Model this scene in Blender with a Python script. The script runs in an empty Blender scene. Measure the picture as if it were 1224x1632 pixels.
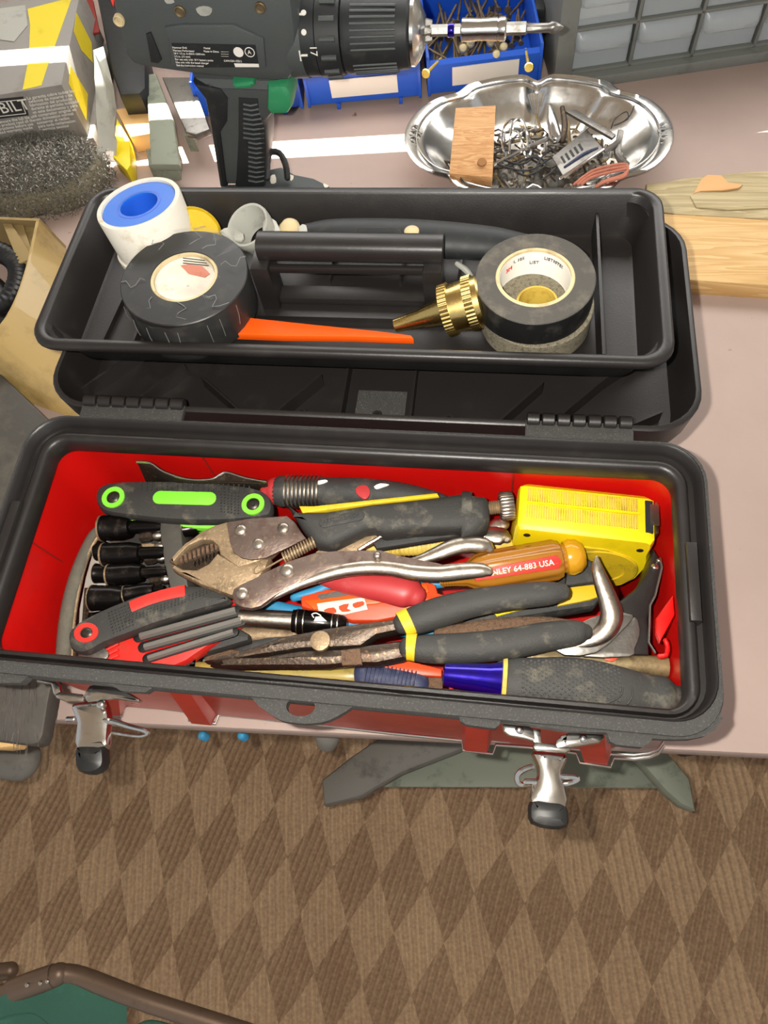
import bpy, bmesh, math, random
from mathutils import Vector, Matrix
from mathutils.geometry import tessellate_polygon
from mathutils import noise as mnoise
random.seed(7)
SC = bpy.context.scene
COL = SC.collection
# ------------------------------------------------------------ camera, light, exposure
CAMP = Vector((0.08674, -0.06195, 0.56097))
FPX = 1195.14
RM = ((0.98951958, 0.10796415, -0.09588926), (-0.05838175, 0.90648883, 0.41817408), (-0.13207036, 0.40819326, -0.90329158))
RR, UU, FF = [Vector(r) for r in RM]
cd = bpy.data.cameras.new('camera'); cam = bpy.data.objects.new('camera', cd); COL.objects.link(cam)
cam.matrix_world = Matrix(((RR.x, UU.x, -FF.x, CAMP.x), (RR.y, UU.y, -FF.y, CAMP.y), (RR.z, UU.z, -FF.z, CAMP.z), (0, 0, 0, 1)))
cd.sensor_fit = 'HORIZONTAL'; cd.sensor_width = 36; cd.lens = FPX * 36 / 1224; cd.clip_start = .01
SC.camera = cam
w = bpy.data.worlds.new('world'); SC.world = w; w.use_nodes = True
w.node_tree.nodes['Background'].inputs[0].default_value = (.95, .97, 1, 1)
w.node_tree.nodes['Background'].inputs[1].default_value = .52
def light(kind, name, loc, energy, color, size=None, rot=None):
    l = bpy.data.lights.new(name, kind); l.energy = energy; l.color = color
    o = bpy.data.objects.new(name, l); COL.objects.link(o); o.location = loc
    if size is not None:
        if kind == 'AREA': l.shape = 'RECTANGLE'; l.size, l.size_y = size
        elif kind == 'SUN': l.angle = size
        else: l.shadow_soft_size = size
    if rot is not None: o.rotation_euler = rot
    return o
# the phone's own flash lamp, beside the lens
light('POINT', 'phone_flash', CAMP - RR * .022 + UU * .010, 16.5, (1, .955, .87), .0035)
# low winter sun through the slot in the added back wall
SUN_EL = math.radians(54)
SUN_DIR = Vector((0.07, -math.cos(SUN_EL), -math.sin(SUN_EL))).normalized()
so = light('SUN', 'sun', (0, 1.5, 3), 60, (1, .95, .84), .004)
so.rotation_euler = SUN_DIR.to_track_quat('-Z', 'Y').to_euler()
# added fill lamp brightening the back of the bench; no window is built
wl = light('AREA', 'back_fill', (0.1, .96, .52), 11.0, (1, .98, .95), (1.5, .4))
wl.rotation_euler = Vector((0, -.85, -.55)).to_track_quat('-Z', 'Y').to_euler()
SC.view_settings.view_transform = 'Standard'; SC.view_settings.look = 'None'
SC.view_settings.exposure = 0; SC.view_settings.gamma = 1; SC.view_settings.use_curve_mapping = False

# ------------------------------------------------------------ pixel -> world helpers (real heights)
def ray(x, y):
    return RR * ((x - 612) / FPX) + UU * (-(y - 816) / FPX) + FF
ZOFF = 0.0
def P(x, y, z):
    z = z + ZOFF; d = ray(x, y); return CAMP + d * ((z - CAMP.z) / d.z)
def PY(x, y, c):
    d = ray(x, y); return CAMP + d * ((c - CAMP.y) / d.y)
def PN(x, y, p0, n):
    d = ray(x, y); return CAMP + d * ((p0 - CAMP).dot(n) / d.dot(n))
def mpp(p):                       # metres per pixel at a point
    return (p - CAMP).dot(FF) / FPX
# ------------------------------------------------------------ materials
MATS = {}
def hexc(h):
    c = [int(h[i:i+2], 16) / 255 for i in (0, 2, 4)]
    return tuple((v / 12.92 if v <= .04045 else ((v + .055) / 1.055) ** 2.4) for v in c) + (1,)
def mat(name, col, rough=.5, metal=0, dirt=None, ds=60, da=.5, bump=0, bs=300, alpha=1, trans=0, coat=0, spec=.5, d2=None):
    if name in MATS: return MATS[name]
    m = bpy.data.materials.new(name); m.use_nodes = True; nt = m.node_tree; b = nt.nodes['Principled BSDF']
    b.inputs['Base Color'].default_value = hexc(col); b.inputs['Roughness'].default_value = rough
    b.inputs['Metallic'].default_value = metal; b.inputs['Alpha'].default_value = alpha
    b.inputs['Transmission Weight'].default_value = trans; b.inputs['Coat Weight'].default_value = coat
    b.inputs['Specular IOR Level'].default_value = spec
    tc = nt.nodes.new('ShaderNodeTexCoord')
    if dirt:
        n = nt.nodes.new('ShaderNodeTexNoise'); n.inputs['Scale'].default_value = ds; n.inputs['Detail'].default_value = 8
        n.inputs['Roughness'].default_value = .65
        nt.links.new(tc.outputs['Object'], n.inputs['Vector'])
        r = nt.nodes.new('ShaderNodeValToRGB'); e = r.color_ramp.elements
        e[0].position = .60 - da * .12; e[1].position = .80 - da * .10
        e[0].color = hexc(col); e[1].color = hexc(dirt)
        nt.links.new(n.outputs['Fac'], r.inputs[0]); out = r.outputs[0]
        if d2:
            n2 = nt.nodes.new('ShaderNodeTexNoise'); n2.inputs['Scale'].default_value = ds * 5; n2.inputs['Detail'].default_value = 4
            nt.links.new(tc.outputs['Object'], n2.inputs['Vector'])
            r2 = nt.nodes.new('ShaderNodeValToRGB'); r2.color_ramp.elements[0].position = .58; r2.color_ramp.elements[1].position = .7
            nt.links.new(n2.outputs['Fac'], r2.inputs[0])
            mx = nt.nodes.new('ShaderNodeMix'); mx.data_type = 'RGBA'; mx.inputs[7].default_value = hexc(d2)
            nt.links.new(r2.outputs[0], mx.inputs[0]); nt.links.new(out, mx.inputs[6]); out = mx.outputs[2]
        nt.links.new(out, b.inputs['Base Color'])
        mr = nt.nodes.new('ShaderNodeMapRange'); mr.inputs[3].default_value = rough - .06; mr.inputs[4].default_value = min(1, rough + .2)
        nt.links.new(n.outputs['Fac'], mr.inputs[0]); nt.links.new(mr.outputs[0], b.inputs['Roughness'])
    if bump:
        n = nt.nodes.new('ShaderNodeTexNoise'); n.inputs['Scale'].default_value = bs; n.inputs['Detail'].default_value = 3
        nt.links.new(tc.outputs['Object'], n.inputs['Vector'])
        bp = nt.nodes.new('ShaderNodeBump'); bp.inputs['Strength'].default_value = bump; bp.inputs['Distance'].default_value = .001
        nt.links.new(n.outputs['Fac'], bp.inputs['Height']); nt.links.new(bp.outputs[0], b.inputs['Normal'])
    MATS[name] = m; return m
def m_(k): return MATS[k]
mat('black_plastic', '201d1c', .33, dirt='2b2826', ds=25, da=.3, bump=.08, bs=900)
mat('black_grain', '393836', .55, dirt='6a6864', ds=900, da=.5, bump=.7, bs=2600)
mat('red_plastic', 'c00f0c', .25, dirt='a30d0c', ds=9, da=.6, spec=.5)
mat('dark_red', '7e1f18', .4, dirt='61130f', ds=30, da=.5)
mat('chrome', 'd8d6d2', .12, 1, dirt='a8a29a', ds=90, da=.4)
mat('chrome_worn', 'bdb3a6', .27, 1, dirt='6b5a4c', ds=70, da=.75, bump=.15, bs=500)
mat('steel_brown', '7a6a62', .42, .75, dirt='5a423a', ds=60, da=.9, bump=.25, bs=500, d2='8e7c66')
mat('steel_tan', '9a8468', .5, .6, dirt='66543f', ds=90, da=.9, bump=.35, bs=600, d2='b39f7d')
mat('steel_dark', '4f453d', .38, .85, dirt='4a372b', ds=80, da=.8, bump=.3, bs=500, d2='7a6349')
mat('steel_grey', '8a8782', .35, .9, dirt='5d554d', ds=80, da=.6, bump=.2)
mat('rust', '6d5340', .85, .1, dirt='43342a', ds=500, da=1, bump=1, bs=1500, d2='a08460')
mat('rubber', '2f2f2e', .62, dirt='5b574f', ds=55, da=.8, bump=.25, bs=900)
mat('rubber_dusty', '5a564c', .75, dirt='6b6455', ds=90, da=.9, bump=.5, bs=900)
mat('rubber_grip', '302f2d', .6, dirt='6a6557', ds=70, da=.5, bump=.3, bs=900)
mat('black_tape', '151515', .38, dirt='35332f', ds=60, da=.6)
mat('tape_dusty', '4a4742', .7, dirt='6d675b', ds=60, da=.8, bump=.3, bs=700)
mat('tape_gritty', '7a7361', .85, dirt='39362f', ds=400, da=1, bump=.8, bs=1200, d2='a9a083')
mat('socket_black', '1a1716', .18, .7, dirt='4d403a', ds=120, da=.6, bump=.1)
mat('key_grey', '77746f', .32, .2)
mat('slot_black', '0b0a0a', .6)
mat('dusty_yellow', '9c8a45', .3, dirt='6f6238', ds=90, da=.8, coat=.4)
mat('knot', '9a6a38', .6)
mat('green', '7fe03a', .45, dirt='86b85a', ds=60, da=.5)
mat('red_insert', 'd92a22', .45, dirt='a8372a', ds=80, da=.6)
mat('red_faded', 'b03436', .4, dirt='b55050', ds=60, da=.4)
mat('orange', 'e8481a', .4, dirt='b53c1c', ds=50, da=.6)
mat('orange_bright', 'f2590c', .45)
mat('yellow', 'e8cf0c', .38, dirt='d5bc10', ds=30, da=.5)
mat('yellow_dirty', 'cfae1a', .5, dirt='8f7c1c', ds=70, da=.7, d2='cdb418')
mat('yellow_old', 'cdb04e', .5, dirt='a48533', ds=120, da=.8)
mat('amber', '96621c', .18, dirt='8a5210', ds=30, da=.6, coat=.6)
mat('amber_clear', 'c08a1c', .15, dirt='94640f', ds=50, da=.6, coat=.6)
mat('blue', '2d88b4', .45, dirt='3b6f8c', ds=60, da=.6)
mat('bin_blue', '1f58c8', .4)
mat('navy', '2c3350', .6, dirt='57586a', ds=300, da=.9)
mat('purple', '220c98', .12, .7, dirt='1f1060', ds=180, da=.9, coat=.5)
mat('white', 'e9e6de', .55)
mat('white_dirty', 'd9d3c6', .65, dirt='b7a98d', ds=60, da=.6)
mat('ptfe_blue', '1566cc', .35, dirt='2a74cc', ds=60, da=.4)
mat('brass', 'dcc07a', .2, 1, dirt='a88648', ds=80, da=.5)
mat('screw', '4a443e', .4, .8)
mat('silver', 'c4c0b8', .25, 1)
mat('pipe', '8b7a58', .5, .5, dirt='4e3f30', ds=120, da=.9, bump=.3)
mat('clear', 'f2f4f4', .12, trans=.0, alpha=.42, coat=.3)
mat('wrap', '8a8a88', .05, alpha=.05, coat=1)
mat('film_line', '7c7c7a', .3)
mat('wool', '7d7a72', .35, .6)
mat('cloudy', 'bfbfb6', .35, dirt='8e8c82', ds=40, da=.6, alpha=.72)
mat('drawer_clear', 'c4ccd0', .25, alpha=.38)
mat('wood', 'dcb276', .6)
mat('cream', 'cbb98f', .7, dirt='8b7750', ds=60, da=.7)
mat('pine_end', 'd9a770', .65)
mat('cardboard', 'b59a62', .5, dirt='8f7848', ds=25, da=.7, coat=.35, bump=.3, bs=60)
mat('cardboard_in', '9b8558', .7, dirt='7a6844', ds=40, da=.7)
mat('box_grey', '8d8983', .6, dirt='777069', ds=25, da=.7, bump=.15, bs=40)
mat('box_dark', '55524e', .6)
mat('paper_white', 'e4e0d8', .7)
mat('ink', '2a2826', .7)
mat('label_yellow', 'dcc628', .55, dirt='c0aa22', ds=30, da=.6)
mat('drill_black', '464b4b', .5, dirt='4b4c4a', ds=60, da=.5, bump=.3, bs=1200)
mat('drill_dark', '1d2022', .5, dirt='34332f', ds=90, da=.4)
mat('drill_green', '2f8a5c', .5, dirt='4a9a6e', ds=80, da=.5)
mat('slate', '4f4c47', .55, .2, dirt='6b655a', ds=20, da=.5, bump=.2, bs=200, d2='5a554d')
mat('paint_green', '828777', .5, dirt='4f5a4c', ds=40, da=.6)
mat('paint_grey', '6f6b64', .55, dirt='46423c', ds=30, da=.6)
mat('brown_metal', '7a6656', .35, .5, dirt='6a594a', ds=60, da=.4)
mat('canvas_green', '3c6a59', .85, dirt='4a7f6b', ds=30, da=.4, bump=.6, bs=1500)
mat('cab_grey', '737671', .5, dirt='5d5f5a', ds=40, da=.6)
mat('copper', 'b5705a', .4, dirt='995040', ds=80, da=.5)
mat('nail', '7b6b52', .5, .7, dirt='4e4030', ds=150, da=.8)
mat('pearl', 'cbbd94', .35)
mat('plaster', 'b8b2a6', .9)

def special(name, build):
    m = bpy.data.materials.new(name); m.use_nodes = True; nt = m.node_tree; build(nt, nt.nodes['Principled BSDF']); MATS[name] = m
def math_(nt, op, a, b=None, c=None):
    n = nt.nodes.new('ShaderNodeMath'); n.operation = op
    for i, v in enumerate((a, b, c)):
        if v is None: continue
        if isinstance(v, (int, float)): n.inputs[i].default_value = v
        else: nt.links.new(v, n.inputs[i])
    return n.outputs[0]
def carpet(nt, b):
    tc = nt.nodes.new('ShaderNodeTexCoord'); mp = nt.nodes.new('ShaderNodeMapping')
    mp.inputs['Rotation'].default_value = (0, 0, math.radians(CARPET[2])); mp.inputs['Location'].default_value = (CARPET[3], CARPET[4], 0)
    nz = nt.nodes.new('ShaderNodeTexNoise'); nz.inputs['Scale'].default_value = 9; nz.inputs['Detail'].default_value = 2
    nt.links.new(tc.outputs['Object'], nz.inputs['Vector'])
    va = nt.nodes.new('ShaderNodeVectorMath'); va.operation = 'MULTIPLY_ADD'; va.inputs[1].default_value = (.012, .012, 0)
    nt.links.new(nz.outputs['Color'], va.inputs[0]); nt.links.new(tc.outputs['Object'], va.inputs[2]); nt.links.new(va.outputs[0], mp.inputs[0])
    s = nt.nodes.new('ShaderNodeSeparateXYZ'); nt.links.new(mp.outputs[0], s.inputs[0])
    X = math_(nt, 'DIVIDE', s.outputs[0], CARPET[0]); Y = math_(nt, 'DIVIDE', s.outputs[1], CARPET[1])
    u = math_(nt, 'ADD', X, Y); v = math_(nt, 'SUBTRACT', X, Y)
    k = math_(nt, 'MODULO', math_(nt, 'ADD', math_(nt, 'ADD', math_(nt, 'FLOOR', u), math_(nt, 'FLOOR', v)), 400), 2)
    # rib stripes, slanted one way in light lozenges and the other way in dark ones
    st1 = math_(nt, 'SINE', math_(nt, 'MULTIPLY', math_(nt, 'ADD', X, math_(nt, 'MULTIPLY', Y, .45)), 36))
    st2 = math_(nt, 'SINE', math_(nt, 'MULTIPLY', math_(nt, 'SUBTRACT', X, math_(nt, 'MULTIPLY', Y, .35)), 44))
    mix = nt.nodes.new('ShaderNodeMix'); nt.links.new(k, mix.inputs[0]); nt.links.new(st2, mix.inputs[2]); nt.links.new(st1, mix.inputs[3])
    n1 = nt.nodes.new('ShaderNodeTexNoise'); n1.inputs['Scale'].default_value = 220; n1.inputs['Detail'].default_value = 4; nt.links.new(tc.outputs['Object'], n1.inputs['Vector'])
    n2 = nt.nodes.new('ShaderNodeTexNoise'); n2.inputs['Scale'].default_value = 5; n2.inputs['Detail'].default_value = 4; nt.links.new(tc.outputs['Object'], n2.inputs['Vector'])
    f = math_(nt, 'ADD', math_(nt, 'MULTIPLY', k, .36), math_(nt, 'MULTIPLY', math_(nt, 'SMOOTH_MIN', mix.outputs[0], .4, .3), .10))
    f = math_(nt, 'ADD', f, math_(nt, 'MULTIPLY', math_(nt, 'SUBTRACT', n1.outputs[0], .5), 1.1))
    f = math_(nt, 'ADD', f, math_(nt, 'MULTIPLY', math_(nt, 'SUBTRACT', n2.outputs[0], .5), .6))
    f = math_(nt, 'ADD', f, .22)
    r = nt.nodes.new('ShaderNodeValToRGB'); e = r.color_ramp.elements
    e[0].position = 0; e[0].color = hexc('9c7c60'); e[1].position = 1; e[1].color = hexc('dcba93')
    nt.links.new(f, r.inputs[0]); nt.links.new(r.outputs[0], b.inputs['Base Color']); b.inputs['Roughness'].default_value = .95
    b.inputs['Specular IOR Level'].default_value = .1
    bp = nt.nodes.new('ShaderNodeBump'); bp.inputs['Strength'].default_value = .7; bp.inputs['Distance'].default_value = .004
    nt.links.new(math_(nt, 'ADD', mix.outputs[0], n1.outputs[0]), bp.inputs['Height']); nt.links.new(bp.outputs[0], b.inputs['Normal'])
CARPET = (.076, .148, 3.5, .02, .0)
special('carpet', carpet)
def benchm(nt, b):
    tc = nt.nodes.new('ShaderNodeTexCoord')
    n = nt.nodes.new('ShaderNodeTexNoise'); n.inputs['Scale'].default_value = 6; n.inputs['Detail'].default_value = 10; n.inputs['Roughness'].default_value = .6
    nt.links.new(tc.outputs['Object'], n.inputs['Vector'])
    r = nt.nodes.new('ShaderNodeValToRGB'); e = r.color_ramp.elements
    e[0].position = .3; e[0].color = hexc('a8938a'); e[1].position = .75; e[1].color = hexc('b5a096')
    nt.links.new(n.outputs[0], r.inputs[0])
    n3 = nt.nodes.new('ShaderNodeTexNoise'); n3.inputs['Scale'].default_value = 55; n3.inputs['Detail'].default_value = 2
    nt.links.new(tc.outputs['Object'], n3.inputs['Vector'])
    r3 = nt.nodes.new('ShaderNodeValToRGB'); r3.color_ramp.elements[0].position = .74; r3.color_ramp.elements[1].position = .78
    nt.links.new(n3.outputs[0], r3.inputs[0])
    mx = nt.nodes.new('ShaderNodeMix'); mx.data_type = 'RGBA'; mx.inputs[7].default_value = hexc('6f5f45')
    nt.links.new(r3.outputs[0], mx.inputs[0]); nt.links.new(r.outputs[0], mx.inputs[6])
    nt.links.new(mx.outputs[2], b.inputs['Base Color']); b.inputs['Roughness'].default_value = .6
    bp = nt.nodes.new('ShaderNodeBump'); bp.inputs['Strength'].default_value = .15; bp.inputs['Distance'].default_value = .002
    nt.links.new(n.outputs[0], bp.inputs['Height']); nt.links.new(bp.outputs[0], b.inputs['Normal'])
special('bench_paint', benchm)
def woodm(c1, c2, sc, rot=0):
    def f(nt, b):
        tc = nt.nodes.new('ShaderNodeTexCoord'); mp = nt.nodes.new('ShaderNodeMapping'); mp.inputs['Scale'].default_value = (sc * .06, sc, sc)
        mp.inputs['Rotation'].default_value = (0, 0, rot)
        nt.links.new(tc.outputs['Object'], mp.inputs[0])
        n = nt.nodes.new('ShaderNodeTexNoise'); n.inputs['Scale'].default_value = 1; n.inputs['Detail'].default_value = 6; n.inputs['Distortion'].default_value = .6
        nt.links.new(mp.outputs[0], n.inputs['Vector'])
        s = math_(nt, 'FRACT', math_(nt, 'MULTIPLY', n.outputs[0], 9))
        r = nt.nodes.new('ShaderNodeValToRGB'); e = r.color_ramp.elements
        e[0].position = .15; e[0].color = hexc(c1); e[1].position = .9; e[1].color = hexc(c2)
        nt.links.new(s, r.inputs[0]); nt.links.new(r.outputs[0], b.inputs['Base Color']); b.inputs['Roughness'].default_value = .6
    return f
special('plank_pine', woodm('caa064', 'dcb880', 60))
special('plank_grey', woodm('a3936c', 'bfae86', 70))
special('wood_block', woodm('c08a55', 'd9ab78', 160, 1.2))

# ------------------------------------------------------------ scene-graph helpers
SHEET = {}
def thing(name, label, cat, loc, group=None):
    o = bpy.data.objects.new(name, None); COL.objects.link(o); o.location = loc; o.empty_display_size = .01
    o['label'] = label; o['category'] = cat
    if group: o['group'] = group
    SHEET[o.name] = Vector(loc)
    return o
def wloc(o): return SHEET[o.name]
def finish(name, bm, material, parent=None, label=None, cat=None, group=None, kind=None, smooth=40):
    bmesh.ops.remove_doubles(bm, verts=bm.verts, dist=1e-7)
    bmesh.ops.recalc_face_normals(bm, faces=bm.faces)
    me = bpy.data.meshes.new(name); bm.to_mesh(me); bm.free()
    if smooth:
        for p in me.polygons: p.use_smooth = True
        me.set_sharp_from_angle(angle=math.radians(smooth))
    me.materials.append(m_(material) if isinstance(material, str) else material)
    o = bpy.data.objects.new(name, me); COL.objects.link(o)
    if parent is None:
        vs = [v.co for v in me.vertices]
        c = Vector((sum(v.x for v in vs) / len(vs), sum(v.y for v in vs) / len(vs), min(v.z for v in vs)))
        me.transform(Matrix.Translation(-c)); o.location = c; SHEET[o.name] = c.copy()
    else:
        me.transform(Matrix.Translation(-wloc(parent))); o.parent = parent; SHEET[o.name] = wloc(parent).copy()
    if label: o['label'] = label
    if cat: o['category'] = cat
    if group: o['group'] = group
    if kind: o['kind'] = kind
    return o
def struct(name, bm, material): return finish(name, bm, material, kind='structure')

# ------------------------------------------------------------ shape helpers
def loft(bm, loops, closed=True, cap0=True, cap1=True):
    vl = [[bm.verts.new(p) for p in L] for L in loops]
    n = len(vl[0])
    for a, b in zip(vl, vl[1:]):
        for i in range(n if closed else n - 1):
            j = (i + 1) % n
            try: bm.faces.new((a[i], a[j], b[j], b[i]))
            except ValueError: pass
    for flag, L, ring in ((cap0, loops[0], vl[0]), (cap1, loops[-1], vl[-1])):
        if flag and closed:
            for t in tessellate_polygon([[Vector(p) for p in L]]):
                try: bm.faces.new([ring[k] for k in t])
                except ValueError: pass
    return bm
def NB(): return bmesh.new()
def cr(pts, n=4, closed=True):
    pts = [tuple(p) for p in pts]; out = []; N = len(pts)
    rng = range(N) if closed else range(N - 1)
    for i in rng:
        if closed: p0, p1, p2, p3 = pts[(i-1) % N], pts[i], pts[(i+1) % N], pts[(i+2) % N]
        else: p0, p1, p2, p3 = pts[max(i-1, 0)], pts[i], pts[i+1], pts[min(i+2, N-1)]
        for k in range(n):
            t = k / n
            out.append(tuple(.5 * (2*b + (c-a)*t + (2*a-5*b+4*c-d)*t*t + (3*b-3*c+d-a)*t**3) for a, b, c, d in zip(p0, p1, p2, p3)))
    if not closed: out.append(pts[-1])
    return out
def shrink(loop, d, up=Vector((0, 0, 1))):
    n = len(loop); A = Vector((0, 0, 0))
    for i in range(n): A += (loop[i] - loop[0]).cross(loop[(i+1) % n] - loop[0])
    sgn = 1 if A.dot(up) > 0 else -1
    out = []
    for i in range(n):
        a = loop[i] - loop[i-1]; b = loop[(i+1) % n] - loop[i]
        if a.length < 1e-9: a = b.copy()
        if b.length < 1e-9: b = a.copy()
        if a.length < 1e-9: out.append(loop[i].copy()); continue
        na = up.cross(a).normalized(); nb = up.cross(b).normalized(); m = na + nb
        if m.length < 1e-6: m = na
        m.normalize(); k = max(.5, m.dot(na))
        out.append(loop[i] + m * (sgn * d / k))
    return out
def slabW(top, th, bev=0, bm=None, up=Vector((0, 0, 1))):
    bm = bm or NB(); top = [Vector(p) for p in top]
    if bev:
        s = shrink(top, bev, up); s2 = shrink(top, bev * .3, up)
        loft(bm, [[p - up * th for p in s2], [p - up * (th - bev * .5) for p in top], [p - up * bev for p in top], [p - up * bev * .3 for p in s2], s])
    else: loft(bm, [[p - up * th for p in top], top])
    return bm
def px(pts, z):
    return [P(p[0], p[1], p[2] if len(p) > 2 else z) for p in pts]
def slab(pts, z, th, bev=0, sm=0, bm=None):
    if sm: pts = cr([(p[0], p[1], p[2] if len(p) > 2 else z) for p in pts], sm)
    return slabW(px(pts, z), th, bev, bm)
def slab_hole(outer, hole, z, th):
    bm = NB(); o = px(outer, z); h = px(hole, z)
    allp = o + h; top = [bm.verts.new(p) for p in allp]; bot = [bm.verts.new(p - Vector((0, 0, th))) for p in allp]
    for t in tessellate_polygon([o, h]):
        bm.faces.new([top[i] for i in t]); bm.faces.new([bot[i] for i in reversed(t)])
    for s, n in ((0, len(o)), (len(o), len(h))):
        for i in range(n):
            a, b = s + i, s + (i + 1) % n
            bm.faces.new((top[a], top[b], bot[b], bot[a]))
    return bm
def sweepW(pts, rad, n=12, flat=1.0, up=Vector((0, 0, 1)), bm=None, power=1.0, cap=True):
    bm = bm or NB(); pts = [Vector(p) for p in pts]; loops = []
    prev = None
    for i, p in enumerate(pts):
        t = (pts[min(i+1, len(pts)-1)] - pts[max(i-1, 0)])
        t = t.normalized() if t.length > 1e-9 else Vector((1, 0, 0))
        s = t.cross(up)
        if s.length < .15 and prev is not None: s = prev - t * prev.dot(t)
        if s.length < 1e-6: s = t.orthogonal()
        s.normalize()
        if prev is not None and s.dot(prev) < 0: s = -s
        prev = s; v = s.cross(t)
        r = rad[i]; L = []
        for k in range(n):
            a = 2 * math.pi * k / n; ca, sa = math.cos(a), math.sin(a)
            if power != 1: ca = math.copysign(abs(ca) ** power, ca); sa = math.copysign(abs(sa) ** power, sa)
            L.append(p + s * (ca * r) + v * (sa * r * flat))
        loops.append(L)
    return loft(bm, loops, True, cap, cap)
def tube(pts, n=12, flat=1.0, sm=4, bm=None, rnd=True, power=1.0):
    """pts: (px, py, z, radius in px)"""
    if sm and len(pts) > 2: pts = cr(pts, sm, closed=False)
    W = [P(a[0], a[1], a[2]) for a in pts]; R = [max(a[3], .2) * mpp(p) for a, p in zip(pts, W)]
    if rnd and len(W) > 1:
        def caps(a, b, r):
            d = (a - b).normalized(); return [(a + d * r * math.sin(q) * .8, r * math.cos(q)) for q in (.5, 1.0, 1.35)]
        e = caps(W[-1], W[-2], R[-1]); s = caps(W[0], W[1], R[0])
        W = [p for p, _ in reversed(s)] + W + [p for p, _ in e]; R = [r for _, r in reversed(s)] + R + [r for _, r in e]
    return sweepW(W, R, n, flat, bm=bm, power=power)
def lathe(A, B, prof, n=24, bm=None, scal=0, sc_n=8, closed=False, ref=None, open0=False):
    """prof: (fraction along A..B, radius m); closed=True makes a ring profile"""
    bm = bm or NB(); A = Vector(A); B = Vector(B); t = (B - A); L = t.length; t.normalize()
    s = (Vector(ref) - t * Vector(ref).dot(t)).normalized() if ref else t.cross(Vector((0, 0, 1)))
    if s.length < .05: s = Vector((1, 0, 0))
    s.normalize(); v = s.cross(t); loops = []
    for f, r in prof:
        lo = []
        for k in range(n):
            a = 2 * math.pi * k / n; rr = r * (1 + scal * math.cos(sc_n * a))
            lo.append(A + t * (f * L) + (s * math.cos(a) + v * math.sin(a)) * rr)
        loops.append(lo)
    if closed: loops.append([p.copy() for p in loops[0]]); return loft(bm, loops, True, False, False)
    return loft(bm, loops, True, not open0)
def lathe_px(a, b, prof, n=24, **k):
    """a, b: (px,py,z); prof: (fraction, radius px)"""
    A, B = P(*a), P(*b); m = mpp((A + B) / 2)
    return lathe(A, B, [(f, max(r, .05) * m) for f, r in prof], n, **k)
def box(c, s, rz=0, bev=0, bm=None):
    c = Vector(c); R = Matrix.Rotation(rz, 3, 'Z')
    top = [c + R @ Vector((sx * s[0] / 2, sy * s[1] / 2, s[2] / 2)) for sx, sy in ((-1, -1), (1, -1), (1, 1), (-1, 1))]
    return slabW(top, s[2], bev, bm)
def disc(x, y, z, r, th=.002, n=20, bm=None, asp=1, dome=0, ang=0):
    c = P(x, y, z); R = r * mpp(c)
    def ring(f, dz): return [c + Vector((math.cos(a) * R * f, math.sin(a) * R * f * asp, dz)) for a in [2 * math.pi * k / n for k in range(n)]]
    L = [ring(1, -th), ring(1, 0)]
    if dome: L += [ring(.8, dome * .6), ring(.45, dome * .95), ring(.1, dome)]
    else: L += [ring(.9, .0003)]
    return loft(bm or NB(), L)
def ringpx(x, y, z, r1, r0, th=.002, n=24, asp=1):
    c = P(x, y, z); m = mpp(c); bm = NB(); L = []
    for r, dz in ((r1, -th), (r1, 0), (r0, 0), (r0, -th), (r1, -th)):
        L.append([c + Vector((math.cos(2*math.pi*k/n) * r * m, math.sin(2*math.pi*k/n) * r * m * asp, dz)) for k in range(n)])
    return loft(bm, L, True, False, False)
def capsule(p0, p1, r, z, th, bev=.0006, n=8, bm=None, z1=None):
    a = P(p0[0], p0[1], z); b = P(p1[0], p1[1], z if z1 is None else z1); R = r * mpp(a); d = (b - a).normalized(); s = Vector((-d.y, d.x, 0)).normalized()
    pts = [b + (s * math.cos(q) + d * math.sin(q)) * R for q in [math.pi * k / n for k in range(n + 1)]]
    pts += [a + (-s * math.cos(q) - d * math.sin(q)) * R for q in [math.pi * k / n for k in range(n + 1)]]
    return slabW(pts, th, bev, bm)
def text(s, origin, xd, nrm, size, material, parent, name='lettering', th=.0002, align='LEFT'):
    cu = bpy.data.curves.new(name, 'FONT'); cu.body = s; cu.size = size; cu.extrude = th; cu.align_x = align; cu.resolution_u = 2
    o = bpy.data.objects.new('tmp', cu); COL.objects.link(o)
    dg = bpy.context.evaluated_depsgraph_get(); me = bpy.data.meshes.new_from_object(o.evaluated_get(dg))
    bpy.data.objects.remove(o); bpy.data.curves.remove(cu)
    X = Vector(xd).normalized(); Z = Vector(nrm).normalized(); Y = Z.cross(X).normalized(); X = Y.cross(Z)
    me.transform(Matrix(((X.x, Y.x, Z.x, origin[0]), (X.y, Y.y, Z.y, origin[1]), (X.z, Y.z, Z.z, origin[2]), (0, 0, 0, 1))))
    me.name = name; me.materials.clear(); me.materials.append(m_(material))
    me.transform(Matrix.Translation(-wloc(parent)))
    ob = bpy.data.objects.new(name, me); COL.objects.link(ob); ob.parent = parent; SHEET[ob.name] = wloc(parent).copy()
    return ob
def rrect(x0, y0, x1, y1, r, n=6):
    out = []
    for cx, cy, a0 in ((x1-r, y1-r, 0), (x0+r, y1-r, 90), (x0+r, y0+r, 180), (x1-r, y0+r, 270)):
        for k in range(n + 1):
            a = math.radians(a0 + 90 * k / n); out.append((cx + r * math.cos(a), cy + r * math.sin(a)))
    return out
UPV = Vector((0, 0, 1))
# ============================================================ SETTING
b = NB(); box((0, .2, -.76), (5, 4, .02), bm=b); struct('floor', b, 'carpet')
# unseen sun blockers: slotted back wall that shapes the sun strip, ceiling over the bench
slot_y = 1.0
def slotz(yb): return (slot_y - yb) * math.tan(SUN_EL)
z0, z1 = slotz(.642), slotz(.6135)
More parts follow.
